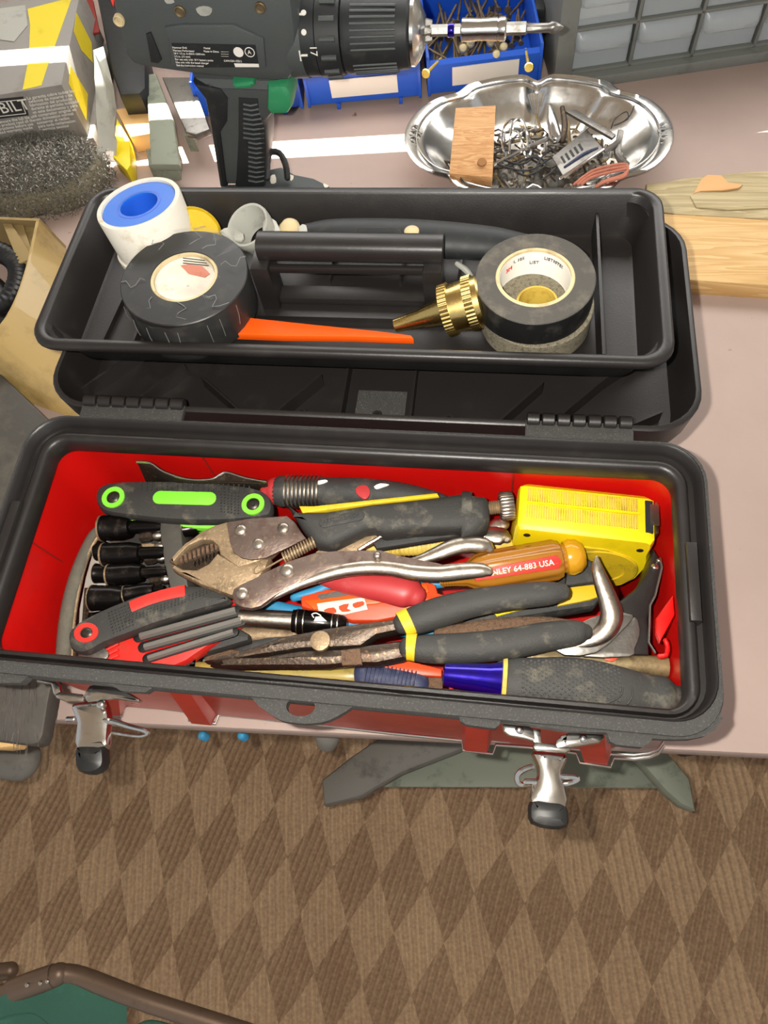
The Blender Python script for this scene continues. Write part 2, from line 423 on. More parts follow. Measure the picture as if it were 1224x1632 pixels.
# the slot climbs a little along the wall, so the strip of sun runs slightly askew
def wall_piece(bm, xa, xb, za0, za1, zb0, zb1):
    pts = [(xa, za0), (xb, za1), (xb, zb1), (xa, zb0)]
    loft(bm, [[Vector((x, slot_y, z)) for x, z in pts], [Vector((x, slot_y + .004, z)) for x, z in pts]])
SL = -.068 * math.tan(SUN_EL)
def ly(x): return (x - .0) * SL
b = NB()
wall_piece(b, -2.2, 2.2, -.75, -.75, z0 + ly(-2.2), z0 + ly(2.2))
wall_piece(b, -2.2, 2.2, z1 + ly(-2.2), z1 + ly(2.2), 1.9, 1.9)
struct('sun_block_wall', b, 'plaster')
b = NB(); box((0, -.1, 1.92), (4.4, 2.3, .04), bm=b); struct('sun_block_ceiling', b, 'plaster')  # unseen cover added to keep the sun off the bench

# ============================================================ WORKBENCH
wb = thing('workbench', 'mauve painted workbench on folding metal legs, standing on the brown carpet', 'workbench', (0, .5, -.75))
def ey(x):  # front edge of the bench top
    return 0.0135 + (x - .0277) * .048
top = [Vector((-1.1, ey(-1.1), 0)), Vector((1.1, ey(1.1), 0)), Vector((1.1, .97, 0)), Vector((-1.1, .97, 0))]
finish('tabletop', slabW(top, .022, .0015), 'bench_paint', wb)
b = NB(); slabW([Vector((-.9, ey(-.9) + .02, -.024)), Vector((.9, ey(.9) + .02, -.024)), Vector((.9, ey(.9) + .05, -.024)), Vector((-.9, ey(-.9) + .05, -.024))], .05, .003, b)
finish('apron', b, 'paint_green', wb, label='pale teal rail under the bench edge')
# splayed legs and flat brace low under the bench
def pxz(pts, z, th, bev=.002): return slab(pts, z, th, bev)
finish('brace', slab([(600, 1236), (700, 1180), (820, 1150), (1020, 1150), (1060, 1190), (1075, 1256), (600, 1254)], -.44, .006, .002), 'paint_green', wb, label='green grey metal cross brace')
lg = NB(); slab([(512, 1243), (516, 1284), (575, 1270), (640, 1232), (735, 1195), (770, 1150), (640, 1150), (560, 1205)], -.40, .03, .006, bm=lg)
finish('leg', lg, 'paint_grey', wb, label='dark grey folding leg')
lg = NB(); slab([(1000, 1150), (1062, 1195), (1100, 1240), (1110, 1292), (1088, 1284), (1062, 1262), (1000, 1190)], -.40, .03, .006, bm=lg)
finish('leg', lg, 'paint_green', wb, label='pale grey folding leg')
for xx in (-.75, .75):
    b = NB(); box((xx, .12, -.39), (.05, .05, .72), bev=.004, bm=b); finish('leg', b, 'paint_grey', wb)
    b = NB(); box((xx, .85, -.39), (.05, .05, .72), bev=.004, bm=b); finish('leg', b, 'paint_grey', wb)
b = NB(); tube([(1085, 1190, -.10, 16), (1170, 1178, -.10, 16), (1300, 1168, -.10, 16)], bm=b); finish('side_rail', b, 'steel_dark', wb)
kb = lathe_px((521, 1185, -.12), (523, 1160, -.09), [(0, 5), (.1, 17), (.45, 20), (.8, 19), (1, 10)])
finish('crank_knob', kb, 'paint_grey', wb)
for kx in (322, 385): finish('bolt_cap', disc(kx, 1172, -.06, 7, .01, dome=.003), 'blue', wb, label='teal bolt cap')
# dark stand foot sticking out below the slab
b = tube([(-60, 1195, -.22, 34), (10, 1206, -.22, 34), (38, 1212, -.22, 32)], n=16, flat=.7)
finish('rubber_foot', b, 'paint_grey', wb)

# ============================================================ TOOLBOX
H = .1676; X0, X1, Y0, Y1 = -.21, .212, 0.0, .1727
tb = thing('toolbox', 'open red toolbox with black plastic rim and chrome latches, full of hand tools', 'toolbox', (0, .09, 0))
def rr3(i, f, k, r, z, n=7, lift=0):
    return [Vector((x, y, z)) for x, y in rrect(X0 + i, Y0 + f, X1 - i, Y1 - k, r, n)]
loops = [rr3(.0026, .0110, .0022, .024, H-.012), rr3(.0026, .0110, .0022, .024, H-.001), rr3(.0034, .0118, .003, .0235, H), rr3(.0046, .0124, .0042, .0225, H-.001),
         rr3(.0056, .0130, .0054, .0215, H-.008), rr3(.0066, .0136, .0066, .0205, H-.0095), rr3(.0096, .0144, .0096, .0175, H-.0095), rr3(.0106, .0148, .0106, .0165, H-.0062),
         rr3(.0122, .0155, .0122, .0150, H-.0046), rr3(.0150, .0172, .0150, .0125, H-.0046), rr3(.0170, .0184, .0170, .0110, H-.0062), rr3(.0176, .0190, .0176, .0105, H-.015),
         rr3(.0165, .0180, .0165, .0115, H-.02), rr3(.010, .0140, .010, .018, H-.02), rr3(.0026, .0110, .0022, .024, H-.012)]
b = loft(NB(), loops, True, False, False)
finish('rim', b, 'black_plastic', tb, smooth=50)
b = loft(NB(), [rr3(.001, .0045, .001, .024, H-.014), rr3(0, .0035, 0, .025, H-.004), rr3(.0009, .0045, .0009, .0245, H-.0012), rr3(.0028, .0112, .0025, .0235, H-.0006), rr3(.0028, .0112, .0025, .0235, H-.012), rr3(.001, .0045, .001, .024, H-.014)], True, False, False)
finish('outer_flange', b, 'black_grain', tb, smooth=50)
outer = [(-60, 1044), (0, 1050.7), (110, 1059), (220, 1069), (300, 1076), (470, 1088), (620, 1103), (780, 1125), (940, 1149.5), (1010, 1154), (1075, 1160), (1097, 1161), (1119, 1154), (1134, 1135), (1138, 1111), (1144, 1112),
         (1151.5, 1145.4), (1139.5, 1163), (1123.5, 1173), (1099.6, 1178), (1072, 1178.5), (1040, 1177), (1034.6, 1185), (1023, 1191), (982, 1187), (972.6, 1181.5), (967, 1168), (903, 1164.6), (798, 1147.6), (796, 1155), (788.5, 1161), (743, 1155), (734, 1149.5), (730, 1138),
         (640, 1125.6), (620, 1122), (574.5, 1117.5), (565, 1124), (553.6, 1132), (540, 1140.5), (525, 1147.6), (511, 1151.6), (498.7, 1153), (484, 1153.6), (470, 1152), (457, 1150.5), (446, 1147.6), (434, 1141), (423, 1133), (411, 1124), (400.6, 1112), (391.5, 1100.5),
         (300, 1093), (247, 1090), (240, 1098), (232, 1103), (192, 1101), (182, 1094), (150, 1086), (45, 1076.4), (40, 1082.5), (32, 1088.7), (0, 1088.7), (-60, 1080)]
hole = [(479 + 23 * math.cos(2*math.pi*k/20), 1126 + 15.5 * math.sin(2*math.pi*k/20)) for k in range(20)]
finish('front_lip', slab_hole(outer, hole, H-.0022, .006), 'black_grain', tb, label='grained black front lip with padlock eye')
# red body
def body(i, f, k, r, z): return [Vector((x, y, z)) for x, y in rrect(X0 + i, Y0 + f, X1 - i, Y1 - k, r, 6)]
L = [body(.020, .0175, .020, .02, .002), body(.018, .0155, .018, .022, .006), body(.0105, .0125, .0105, .022, H-.02), body(.0125, .0145, .0125, .02, H-.02), body(.0205, .0175, .0200, .02, .008), ]
finish('body', loft(NB(), L, True, True, True), 'red_plastic', tb)
for p0_, nrm_, pa_, pb_ in ((Vector((-.1955, 0, .1)), Vector((1, 0, 0)), (40, 857), (116, 907)), (Vector((0, .1572, .1)), Vector((0, -1, 0)), (318, 722), (350, 770)), (Vector((0, .1572, .1)), Vector((0, -1, 0)), (820, 742), (815, 790))):
    finish('panel_seam', sweepW([PN(pa_[0], pa_[1], p0_, nrm_), PN(pb_[0], pb_[1], p0_, nrm_)], [.0005] * 2, 6), 'dark_red', tb)
# dark front panel face and raised front ribs ending in the bottom tabs
def fy(z): return .0142 + (.0155 - .0142) * (1 - z / H) - .0004
def frib(xa, xb, xc, xd, depth, m='red_plastic'):
    bm = NB(); zt, zb = H-.021, .006
    t = [Vector((xa, fy(zt) + .001, zt)), Vector((xb, fy(zt) + .001, zt)), Vector((xb - .003, fy(zt) - depth*.6, zt)), Vector((xa + .003, fy(zt) - depth*.6, zt))]
    q = [Vector((xc, fy(zb) + .001, zb)), Vector((xd, fy(zb) + .001, zb)), Vector((xd - .003, fy(zb) - depth, zb)), Vector((xc + .003, fy(zb) - depth, zb))]
    loft(bm, [t, q]); return bm
tabs = [(167, 198), (301, 345), (737, 785), (924, 973)]
for (a, c), (ta, tc) in zip(tabs, [(150, 185), (248, 300), (738, 792), (905, 972)]):
    xa, xc = P(ta, 1100, .15).x, P(tc, 1100, .15).x
    pa, pc = P(a, 1150, .004).x, P(c, 1150, .004).x
    finish('front_rib', frib(xa, xc, pa, pc, .0075), 'red_plastic', tb)
tr = [(150, 1112), (172, 1118), (173, 1139), (195, 1141), (199, 1124), (250, 1128), (300, 1134), (301, 1147.6), (344, 1153), (348, 1140), (356, 1139), (452, 1149), (525, 1157), (620, 1168), (736, 1179.6), (738, 1195), (785, 1201), (790, 1187), (847, 1191), (918, 1200), (924, 1215), (973, 1222), (978, 1208), (1010, 1210), (1034.6, 1207), (1048, 1201), (1057, 1188)]  # reflection along the rounded bottom edge, modelled as silver tubes
finish('foot_reflection', sweepW([P(x, y, .004) for x, y in tr], [.0013] * len(tr), 8), 'silver', tb, label='reflection line on the rounded foot, built as a silver strip')
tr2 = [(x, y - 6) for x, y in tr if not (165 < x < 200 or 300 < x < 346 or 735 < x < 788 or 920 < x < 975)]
finish('foot_reflection', sweepW([P(x, y, .010) for x, y in tr2], [.001] * len(tr2), 8), 'silver', tb)
# end hooks on the side walls of the rim
for sx, z in ((1, 1), (-1, 1)):
    xx = .2005 if sx > 0 else -.2005
    b = NB(); box((xx, .087, H-.0058), (.006, .045, .009), bev=.001, bm=b); finish('handle_stop', b, 'black_plastic', tb)
# hinge knuckles and hinge leaves
hy, hz = .1855, .163
for xa, xb in ((-.179, -.109), (.1085, .172)):
    n = 7; st = (xb - xa) / n
    for k in range(n):
        A = Vector((xa + k * st + .0006, hy, hz)); B = Vector((xa + (k+1) * st - .0006, hy, hz))
        finish('hinge_knuckle', lathe(A, B, [(0, .0036), (.08, .0044), (.92, .0044), (1, .0036)], 14), 'black_plastic', tb)
    b = NB(); box(((xa+xb)/2, .1785, H-.006), (xb-xa, .0125, .004), bev=.0005, bm=b); finish('hinge_leaf', b, 'black_grain', tb)
# lid, folded right back, seen from inside
LID = [Matrix.Translation((0, .1815, .1625)) @ Matrix.Rotation(math.radians(-4.0), 4, 'X')]
def lw(x, y, z): return LID[0] @ Vector((x, y, z))
lidD = .186
def lr(i, r, z, n=7): return [lw(x, y, z) for x, y in rrect(X0 + .0 + i, i, X1 + .002 - i, lidD - i, r, n)]
b = loft(NB(), [lr(.012, .026, -.036), lr(.006, .028, -.034), lr(.002, .031, -.02), lr(0, .032, -.001), lr(.001, .031, 0), lr(.0035, .029, 0), lr(.0045, .028, -.002), lr(.007, .026, -.018), lr(.011, .024, -.031), lr(.02, .02, -.0325)])
lid = finish('lid', b, 'black_plastic', tb, smooth=50)
def rib(x0, y0, x1, y1, h=.012, w=.0016):
    a, c = Vector((x0, y0, 0)), Vector((x1, y1, 0)); s = (c - a).normalized().cross(UPV) * w / 2
    pts = [a - s, c - s, c + s, a + s]
    return loft(NB(), [[lw(p.x, p.y, -.0325) for p in pts], [lw(p.x, p.y, -.0325 + h) for p in pts]])
for r in ((-.200, .03, -.165, .07), (-.165, .012, -.13, .055), (-.115, .045, -.07, .008), (-.06, .012, -.03, .05), (-.012, .008, -.012, .17), (.035, .008, .035, .17), (.085, .008, .12, .05), (.128, .02, .16, .055), (.195, .03, .16, .01), (.16, .055, .2, .09), (-.16, .12, .16, .12), (-.1, .15, .1, .15)):
    finish('lid_rib', rib(*r), 'black_plastic', lid)
for xx in (-.04, .012, .06):
    finish('lid_boss', lathe(lw(xx, .022, -.032), lw(xx, .022, -.026), [(0, .004), (1, .0035), (1, .0015), (.4, .001)], 12), 'black_plastic', lid)
b = NB(); pts = [(-.004, .012), (.03, .012), (.03, .045), (-.004, .045)]
loft(b, [[lw(x, y, -.0325) for x, y in pts], [lw(x, y, -.03) for x, y in pts]]); finish('lid_pad', b, 'black_grain', lid)
# latches
def latch(ears, lever, tip, wire, zb, nub):
    lt = finish('latch', NBj(ears, zb), 'chrome', tb)
    finish('latch_lever', slab(lever, zb - .004, .008, .0038, sm=2), 'chrome', lt)
    finish('rubber_tip', slab(tip, zb - .003, .011, .0045, sm=2), 'black_tape', lt, label='black dipped latch tip')
    for w_ in wire: finish('bail_wire', tube(w_, n=8, sm=3), 'chrome', lt)
    for q in nub: finish('rivet', disc(q[0], q[1], zb + .001, q[2], .003, dome=.0012), 'chrome', lt)
    return lt
def NBj(polys, z):
    bm = NB()
    for p in polys: slab(p, z, .003, .0013, bm=bm)
    return bm
zl = .150
latch([[(800, 1154), (806, 1152), (842, 1156), (852, 1163), (856, 1180), (850, 1182), (838, 1178), (812, 1173), (802, 1166)],
       [(886, 1180), (890, 1176), (912, 1164), (922, 1166), (962, 1169), (964, 1176), (955, 1184), (930, 1188), (905, 1192), (892, 1196), (884, 1192)],
       [(852, 1184), (858, 1182), (908, 1189), (910, 1196), (902, 1200), (853, 1196), (849, 1190)],
       [(848, 1160), (862, 1162), (864, 1184), (850, 1184)], [(893, 1172), (908, 1168), (906, 1192), (890, 1190)]],
      [(852, 1196), (902, 1200), (903, 1215), (897, 1228), (898, 1243), (903, 1256), (903, 1290), (847, 1284), (848, 1256), (856, 1240), (857, 1222), (851, 1208)],
      [(846, 1276), (858, 1272), (892, 1276), (904, 1284), (908, 1300), (905, 1318), (880, 1321), (848, 1312), (843, 1292)],
      [[(848, 1222, zl-.006, 4.5), (832, 1228, zl-.006, 4.5), (824, 1238, zl-.008, 4.5), (828, 1250, zl-.01, 4.5), (848, 1250, zl-.012, 4)], [(838, 1246, zl-.008, 5), (856, 1246, zl-.008, 5)], [(895, 1237, zl-.007, 4.5), (915, 1238, zl-.007, 4.5), (921, 1242, zl-.007, 4), (910, 1248, zl-.009, 4), (895, 1250, zl-.01, 4)]],
      zl, [(828, 1163, 7), (930, 1177, 7)])
latch([[(55, 1080), (60, 1079), (82, 1082), (92, 1088), (94, 1101), (88, 1110), (84, 1106), (80, 1090), (57, 1087)],
       [(134, 1112), (138, 1098), (150, 1088), (184, 1091), (186, 1095), (210, 1106), (225, 1116), (222, 1119), (180, 1113), (160, 1116), (138, 1118)],
       [(87, 1106), (94, 1101), (130, 1106), (134, 1112), (132, 1118), (105, 1118), (88, 1112)],
       [(84, 1086), (94, 1090), (97, 1104), (88, 1108)], [(130, 1110), (142, 1092), (152, 1090), (146, 1114)]],
      [(112, 1120), (155, 1112), (166, 1116), (172, 1140), (170, 1175), (166, 1192), (120, 1194), (117, 1170), (119, 1152), (114, 1136)],
      [(117, 1190), (130, 1186), (160, 1188), (164, 1200), (162, 1222), (142, 1233), (120, 1228), (115, 1212)],
      [[(160, 1148, zl-.006, 5), (180, 1150, zl-.006, 5), (206, 1158, zl-.008, 4.5), (232, 1165, zl-.01, 4), (234, 1170, zl-.012, 3.5), (222, 1173, zl-.013, 3.5), (195, 1170, zl-.012, 3.5), (174, 1166, zl-.012, 4)], [(108, 1146, zl-.006, 4.5), (118, 1146, zl-.006, 4.5)]],
      zl, [(160, 1122, 7)])

# ============================================================ TRAY
TX0, TX1, TY0, TY1 = -.2145, .1925, .2095, .3605
def tz(y): return .1895 - (y - TY0) * .055
tray = thing('tool_tray', 'black plastic lift-out tray with centre handle resting on the open lid', 'tray', (0, .28, .155))
def trr(i, r, dz, n=6): return [Vector((x, y, tz(y) + dz)) for x, y in rrect(TX0 + i, TY0 + i, TX1 - i, TY1 - i, r, n)]
b = loft(NB(), [trr(.017, .014, -.034), trr(.014, .016, -.032), trr(.008, .02, -.006), trr(.001, .019, -.0065), trr(0, .0185, -.004), trr(.0006, .018, -.001), trr(.002, .017, 0), trr(.0062, .0145, 0), trr(.0075, .0135, -.0015), trr(.0155, .0125, -.0295), trr(.018, .011, -.0305)])
finish('shell', b, 'black_plastic', tray, smooth=50)
def tribW(x0, y0, x1, y1, zt=-.010, w=.0018):
    a, c = Vector((x0, y0, 0)), Vector((x1, y1, 0)); s = (c - a).normalized().cross(UPV) * w / 2
    pts = [a - s, c - s, c + s, a + s]
    return loft(NB(), [[Vector((p.x, p.y, tz(p.y) - .031)) for p in pts], [Vector((p.x, p.y, tz(p.y) + zt)) for p in pts]])
xr = P(955, 450, .165).x
finish('divider', tribW(xr, .224, xr - .002, .346), 'black_plastic', tray)
finish('divider', tribW(-.158, .224, -.150, .346, -.024), 'black_plastic', tray)
finish('divider', tribW(-.182, .224, -.172, .346, -.026), 'black_plastic', tray)
# handle: upright loop in the middle of the tray
hy0 = .286
A0, A1 = PY(412, 390, hy0), PY(706, 397, hy0)
zt, zb_ = (A0.z + A1.z) / 2, tz(hy0) - .03
xa, xb = A0.x, A1.x
finish('handle_grip', sweepW([Vector((xa, hy0, zt)), Vector((xb, hy0, zt - .001))], [.0085, .0085], 16, flat=.95, power=.7), 'black_plastic', tray)
for xc, sg in ((xa - .001, 1), (xb - .004, -1)):
    b = NB(); box((xc + sg * .002, hy0 - .006, (zt + zb_) / 2 - .003), (.012, .018, zt - zb_ - .004), bev=.0015, bm=b); finish('handle_post', b, 'black_plastic', tray)
b = NB(); box(((xa + xb) / 2, hy0 - .004, zb_ + .003), (xb - xa, .012, .006), bev=.001, bm=b); finish('handle_base', b, 'black_plastic', tray)
b = NB(); box(((xa + xb) / 2, hy0 - .009, zt - .0105), (xb - xa - .012, .004, .005), bev=.0007, bm=b); finish('handle_ledge', b, 'black_plastic', tray)
for q in (-.075, -.03, .02, .06): finish('floor_rib', tribW(q, hy0 + .01, q + .002, .34, -.026), 'black_plastic', tray)
finish('floor_rib', tribW(-.1, .262, .1, .262, -.026), 'black_plastic', tray)
# ============================================================ THINGS IN THE TRAY
def rollthing(name, label, cat, topc, axis, R, r0, h, mside, mtop, mcore, rim=None, group=None):
    """a roll standing on one end: topc = centre of the upper face, axis = up direction"""
    ax = Vector(axis).normalized(); A = Vector(topc); B = A - ax * h
    t = thing(name, label, cat, B, group)
    finish('roll', lathe(A, B, [(0, r0), (0, R * .985), (.03, R), (.97, R), (1, R * .985), (1, r0), (0, r0)], 56, closed=False if False else True, bm=None) if False else ringlathe(A, B, r0 + .0015, R), mside, t)
    finish('core', ringlathe(A + ax * .0002, B, r0, r0 + .0017), mcore, t)
    return t
def ringlathe(A, B, r0, R, n=56, bev=.0006):
    L = (Vector(A) - Vector(B)).length; f = bev / L
    prof = [(0, r0), (0, R - bev), (f, R), (1 - f, R), (1, R - bev), (1, r0), (.5, r0)]
    return lathe(A, B, prof, n, closed=True)
# thread-seal tape spool
c = P(220, 323, .208); ax = Vector((-.10, .16, 1)).normalized()
t = thing('thread_seal_tape', 'white spool of thread tape with a blue centre at the corner of the black tray', 'tape', c - ax * .036)
R = 71 * mpp(c)
finish('cover', lathe(c - ax * .036, c, [(0, R * .93), (.02, R), (.12, R), (.14, R * .95), (.96, R * .985), (1, R * .97), (1, R * .87), (.93, R * .865), (.93, R * .53), (.2, R * .53), (.2, .001)], 56), 'white_dirty', t)
finish('blue_flange', ringlathe(c - ax * .0012, c - ax * .004, R * .44, R * .865), 'ptfe_blue', t)
finish('blue_hub', lathe(c - ax * .001, c - ax * .03, [(0, R * .47), (0, R * .52), (.05, R * .52), (.05, R * .44), (.9, R * .42), (.95, .001)], 48, open0=True), 'bin_blue', t)
# yellow roll behind it
c = P(312, 372, .188); ax = Vector((.55, -.35, .8)).normalized()
t = thing('yellow_roll', 'yellow plastic spool half hidden behind the white tape spool', 'spool', c - ax * .018)
R = 44 * mpp(c)
finish('spool', lathe(c - ax * .018, c, [(0, R), (.1, R * 1.0), (.9, R), (1, R * .93), (.86, R * .9), (.8, R * .5), (.8, .001)], 40), 'yellow_dirty', t)
# shrink-wrapped black tape
c = P(293, 440, .200); ax = Vector((.02, .06, 1)).normalized(); R = 103 * mpp(c)
t = thing('wrapped_tape', 'new roll of black tape still in crinkled clear wrap, in the black tray', 'tape', c - ax * .030)
finish('roll', ringlathe(c, c - ax * .030, R * .53, R), 'black_tape', t)
finish('core', ringlathe(c - ax * .0004, c - ax * .03, R * .48, R * .535), 'cream', t)
finish('core_liner', lathe(c - ax * .0025, c - ax * .02, [(0, R * .475), (.15, R * .46), (.35, .001), (.6, .001), (.6, R * .47)], 40, open0=True), 'white_dirty', t, label='cream core card with a brown printed patch')
b = NB(); slab([(288, 423), (300, 421), (322, 424), (334, 436), (326, 442), (300, 436)], c.z + .0006, .0003, bm=b); finish('printed_patch', b, 'copper', t)
for k in range(3): finish('print_line', capsule((292, 411 + k * 4), (326 + k * 3, 415 + k * 4), .8, c.z + .0008, .0002, .0001), 'ink', t)
# crinkled film: thin bulging skin with creases
bm = NB(); loops = []
for f, r in ((-.0012, .05), (-.0012, .35), (.0006, .52), (.0012, .8), (.0004, 1.0), (-.006, 1.035), (-.016, 1.04), (-.026, 1.03), (-.0305, 1.0)):
    lo = []
    for k in range(72):
        a = 2 * math.pi * k / 72; base = c + ax * f + Vector((math.cos(a), math.sin(a), 0)) * R * r
        nn = mnoise.noise(base * 160) * .0011 + mnoise.noise(base * 420) * .0006
        base += ax * nn * (1 if r < .99 else .2) + Vector((math.cos(a), math.sin(a), 0)) * (nn if r >= .99 else 0); lo.append(base)
    loops.append(lo)
loft(bm, loops, True, True, False)
finish('clear_wrap', bm, 'wrap', t, smooth=25)
for a0, r0_, r1_ in ((.3, .6, 1), (1.1, .55, .98), (1.5, .6, 1.0), (2.3, .7, 1), (3.4, .6, .98), (4.1, .6, 1), (4.9, .55, .9), (5.6, .65, 1)):
    pts = [c + ax * .0019 + Vector((math.cos(a0 + .12 * math.sin(k * 1.7 + a0)), math.sin(a0 + .12 * math.sin(k * 1.7 + a0)), 0)) * R * (r0_ + (r1_ - r0_) * k / 5) for k in range(6)]
    finish('film_crease', sweepW(pts, [.00018] * 6, 5), 'film_line', t)
for k in range(9):
    a0 = 3.4 + k * .3 + mnoise.noise(Vector((k * 2.1, 3, 0))) * .2; dz = mnoise.noise(Vector((k * 1.3, 0, 0))) * .15
    d0, d1 = Vector((math.cos(a0), math.sin(a0), 0)), Vector((math.cos(a0 + dz), math.sin(a0 + dz), 0))
    finish('film_crease', sweepW([c + d0 * R * 1.03 - ax * .003, c + (d0 + d1) * .5 * R * 1.05 - ax * .011, c + d1 * R * 1.04 - ax * .018], [.00018] * 3, 5), 'film_line', t)
# clear grey cap
c = P(394, 358, .192)
t = thing('clear_cap', 'cloudy clear plastic cap with a flared skirt behind the tray handle', 'cap', c - Vector((0, 0, .026)))
axc = Vector((-.25, -.25, .9)).normalized(); R = 37 * mpp(c)
finish('collar', lathe(c, c - axc * .022, [(0, R * .9), (0, R * 1.0), (.1, R * 1.02), (.35, R * .98), (.5, R * .9), (1, R * .8), (1, R * .7), (.1, R * .86)], 36, closed=True), 'cloudy', t)
finish('tab', slab([(350, 368), (368, 361), (388, 372), (384, 383), (362, 378)], c.z - .008, .002, .0006, sm=2), 'cloudy', t)
finish('tab', slab([(424, 345), (440, 352), (448, 370), (458, 376), (430, 378), (418, 364)], c.z - .008, .0025, .0006, sm=2), 'cloudy', t)
# small pale fitting + grey chip
t = thing('beige_fitting', 'small dusty beige fitting peeking over the tray handle beside the clear cap', 'fitting', P(463, 370, .172))
finish('knob', lathe_px((462, 372, .176), (464, 352, .186), [(0, 17), (.4, 18), (.8, 13), (1, 5)], 20), 'cream', t)
finish('clip', slab([(474, 362), (482, 356), (488, 358), (492, 376), (478, 380)], .186, .004, .0008), 'cloudy', t)
# black hand-tool handle lying at the back of the tray
t = thing('putty_tool', 'long dusty black tool handle with a rivet lying behind the tray handle', 'tool', P(660, 390, .165))
finish('handle', tube([(486, 372, .172, 17), (530, 374, .174, 27), (620, 378, .176, 32), (700, 382, .176, 32), (790, 388, .174, 28), (838, 386, .172, 15)], n=20, flat=.75, sm=5), 'drill_dark', t)
finish('rivet', disc(656, 368, .1895, 12, .003, dome=.0016), 'cream', t)
b = NB(); q = [(568, 364), (638, 363), (638, 372), (568, 374)]
for a_, b_ in zip(q, q[1:] + q[:1]): tube([(a_[0], a_[1], .1895, .8), (b_[0], b_[1], .1895, .8)], n=6, sm=0, bm=b)
finish('moulded_frame', b, 'rubber_grip', t)
# light twig-like white piece under
t = finish('white_clip', tube([(728, 420, .162, 4), (742, 430, .162, 5), (752, 442, .161, 4)], n=8, sm=3), 'cloudy', None, 'small whitish plastic clip between the handle post and the black tape', 'clip')
# orange plastic wedge
finish('orange_wedge', slab([(352, 531), (383, 508), (398, 506), (500, 517), (600, 527), (655, 534), (659, 539), (560, 536), (450, 535)], .1745, .006, .0006), 'orange_bright', None, 'bright orange tapered plastic wedge under the shrink-wrapped tape', 'wedge')
# brass nozzle
A = P(630, 519, .168); B = P(762, 480, .184)
t = thing('brass_nozzle', 'brass hose nozzle with a knurled collar in the tray', 'nozzle', A)
m = mpp((A + B) / 2)
finish('spout', lathe(A, B, [(0, 8 * m), (0, 11 * m), (.05, 11.5 * m), (.32, 14.5 * m), (.34, 16 * m), (.56, 21 * m), (.62, 27 * m), (.62, 0.0005)], 28), 'brass', t)
for i, (f0, f1, r) in enumerate(((.60, .70, 41), (.88, .98, 42))):
    finish('knurled_ring', lathe(A, B, [(f0, 30 * m), (f0, r * m), (f1, r * m), (f1, 30 * m)], 132, scal=.022, sc_n=44), 'brass', t)
finish('collar', lathe(A, B, [(.62, 20 * m), (.62, 38 * m), (.92, 39 * m), (1.04, 39 * m), (1.06, 36 * m), (1.0, 33 * m), (.8, 30 * m), (.75, .0005)], 48), 'brass', t)
# black electrical tape and the gritty one under it
c = P(853, 441, .198); ax = Vector((.0, .03, 1)).normalized(); R = 95 * mpp(c)
t = thing('electrical_tape', 'dusty black tape roll with a printed white core on top of another roll', 'tape', c - ax * .020)
finish('roll', ringlathe(c, c - ax * .020, R * .66, R), 'tape_dusty', t, smooth=30)
finish('side_wrap', ringlathe(c - ax * .0006, c - ax * .0196, R * .9, R * 1.003), 'black_tape', t, label='glossy black outer turn')
finish('core', ringlathe(c + ax * .0002, c - ax * .020, R * .60, R * .665), 'cream', t)
finish('core_liner', ringlathe(c - ax * .0012, c - ax * .0198, R * .59, R * .605), 'white', t)
for ang, s_ in ((68, 'UL LISTED'), (93, 'UL  LISTED'), (118, 'UL 105C'), (48, 'LISTED')):
    a = math.radians(ang); d = Vector((math.cos(a), math.sin(a), 0))
    text(s_, c + d * R * .585 - ax * (.0115 if ang in (93,) else .007), Vector((d.y, -d.x, 0)), -d, .0034, 'ink', t, align='CENTER')
a = math.radians(138); d = Vector((math.cos(a), math.sin(a), 0))
text('3M', c + d * R * .585 - ax * .011, Vector((d.y, -d.x, 0)), -d, .0045, 'red_insert', t, align='CENTER')
c2 = P(859, 505, .176); R2 = 90 * mpp(c2)
t = thing('gritty_tape', 'grimy grit-covered tape roll lying under the printed-core tape', 'tape', c2 - Vector((0, 0, .016)))
c2 = Vector((c.x + .003, c.y - .002, .1775))
finish('roll', ringlathe(c2, c2 - UPV * .0175, R * .36, R * .97), 'tape_gritty', t)
finish('core', ringlathe(c2 + UPV * .0003, c2 - UPV * .0175, R * .32, R * .37), 'yellow_old', t)

# ============================================================ THINGS IN THE TOOLBOX
ZOFF = .028
# --- black cases / plates on the bottom
t = thing('black_case', 'glossy black folding case standing against the right end of the toolbox under the tape measure', 'case', P(1010, 950, .02))
finish('shell', slab([(930, 1000), (985, 958), (1012, 938), (1030, 912), (1042, 872), (1056, 893), (1058, 905), (1048, 942), (1040, 960), (1034, 985), (1036, 1044), (950, 1044)], .094, .030, .003), 'black_plastic', t)
finish('steel_edge', tube([(1052, 890, .0945, 2), (1055, 905, .0945, 2), (1044, 950, .0945, 2), (1036, 965, .0945, 2), (1034, 1024, .0945, 2), (1044, 1040, .0945, 2)], n=6, sm=0), 'steel_grey', t)
finish('rivet', disc(1044, 903, .0945, 6, .002, dome=.001), 'silver', t)
finish('rivet', disc(1050, 893, .0945, 4, .002, dome=.001), 'silver', t)
t = thing('red_reflection', 'wall reflection built as a solid red bracket against the right wall of the toolbox', 'glint', P(1060, 1000, .02))  # red reflection on the end wall, modelled as solid pieces
finish('reflection_part', slab([(1046, 985), (1060, 965), (1073, 948), (1076, 980), (1052, 1024), (1046, 1010)], .117, .004, .001), 'red_plastic', t)
finish('reflection_part', tube([(1060, 1020, .114, 4), (1064, 1030, .114, 4), (1062, 1044, .114, 4), (1050, 1046, .114, 4)], n=8, sm=2), 'red_plastic', t)
t = thing('socket_case', 'black plastic case under the socket set at the left end', 'case', P(150, 940, .02))
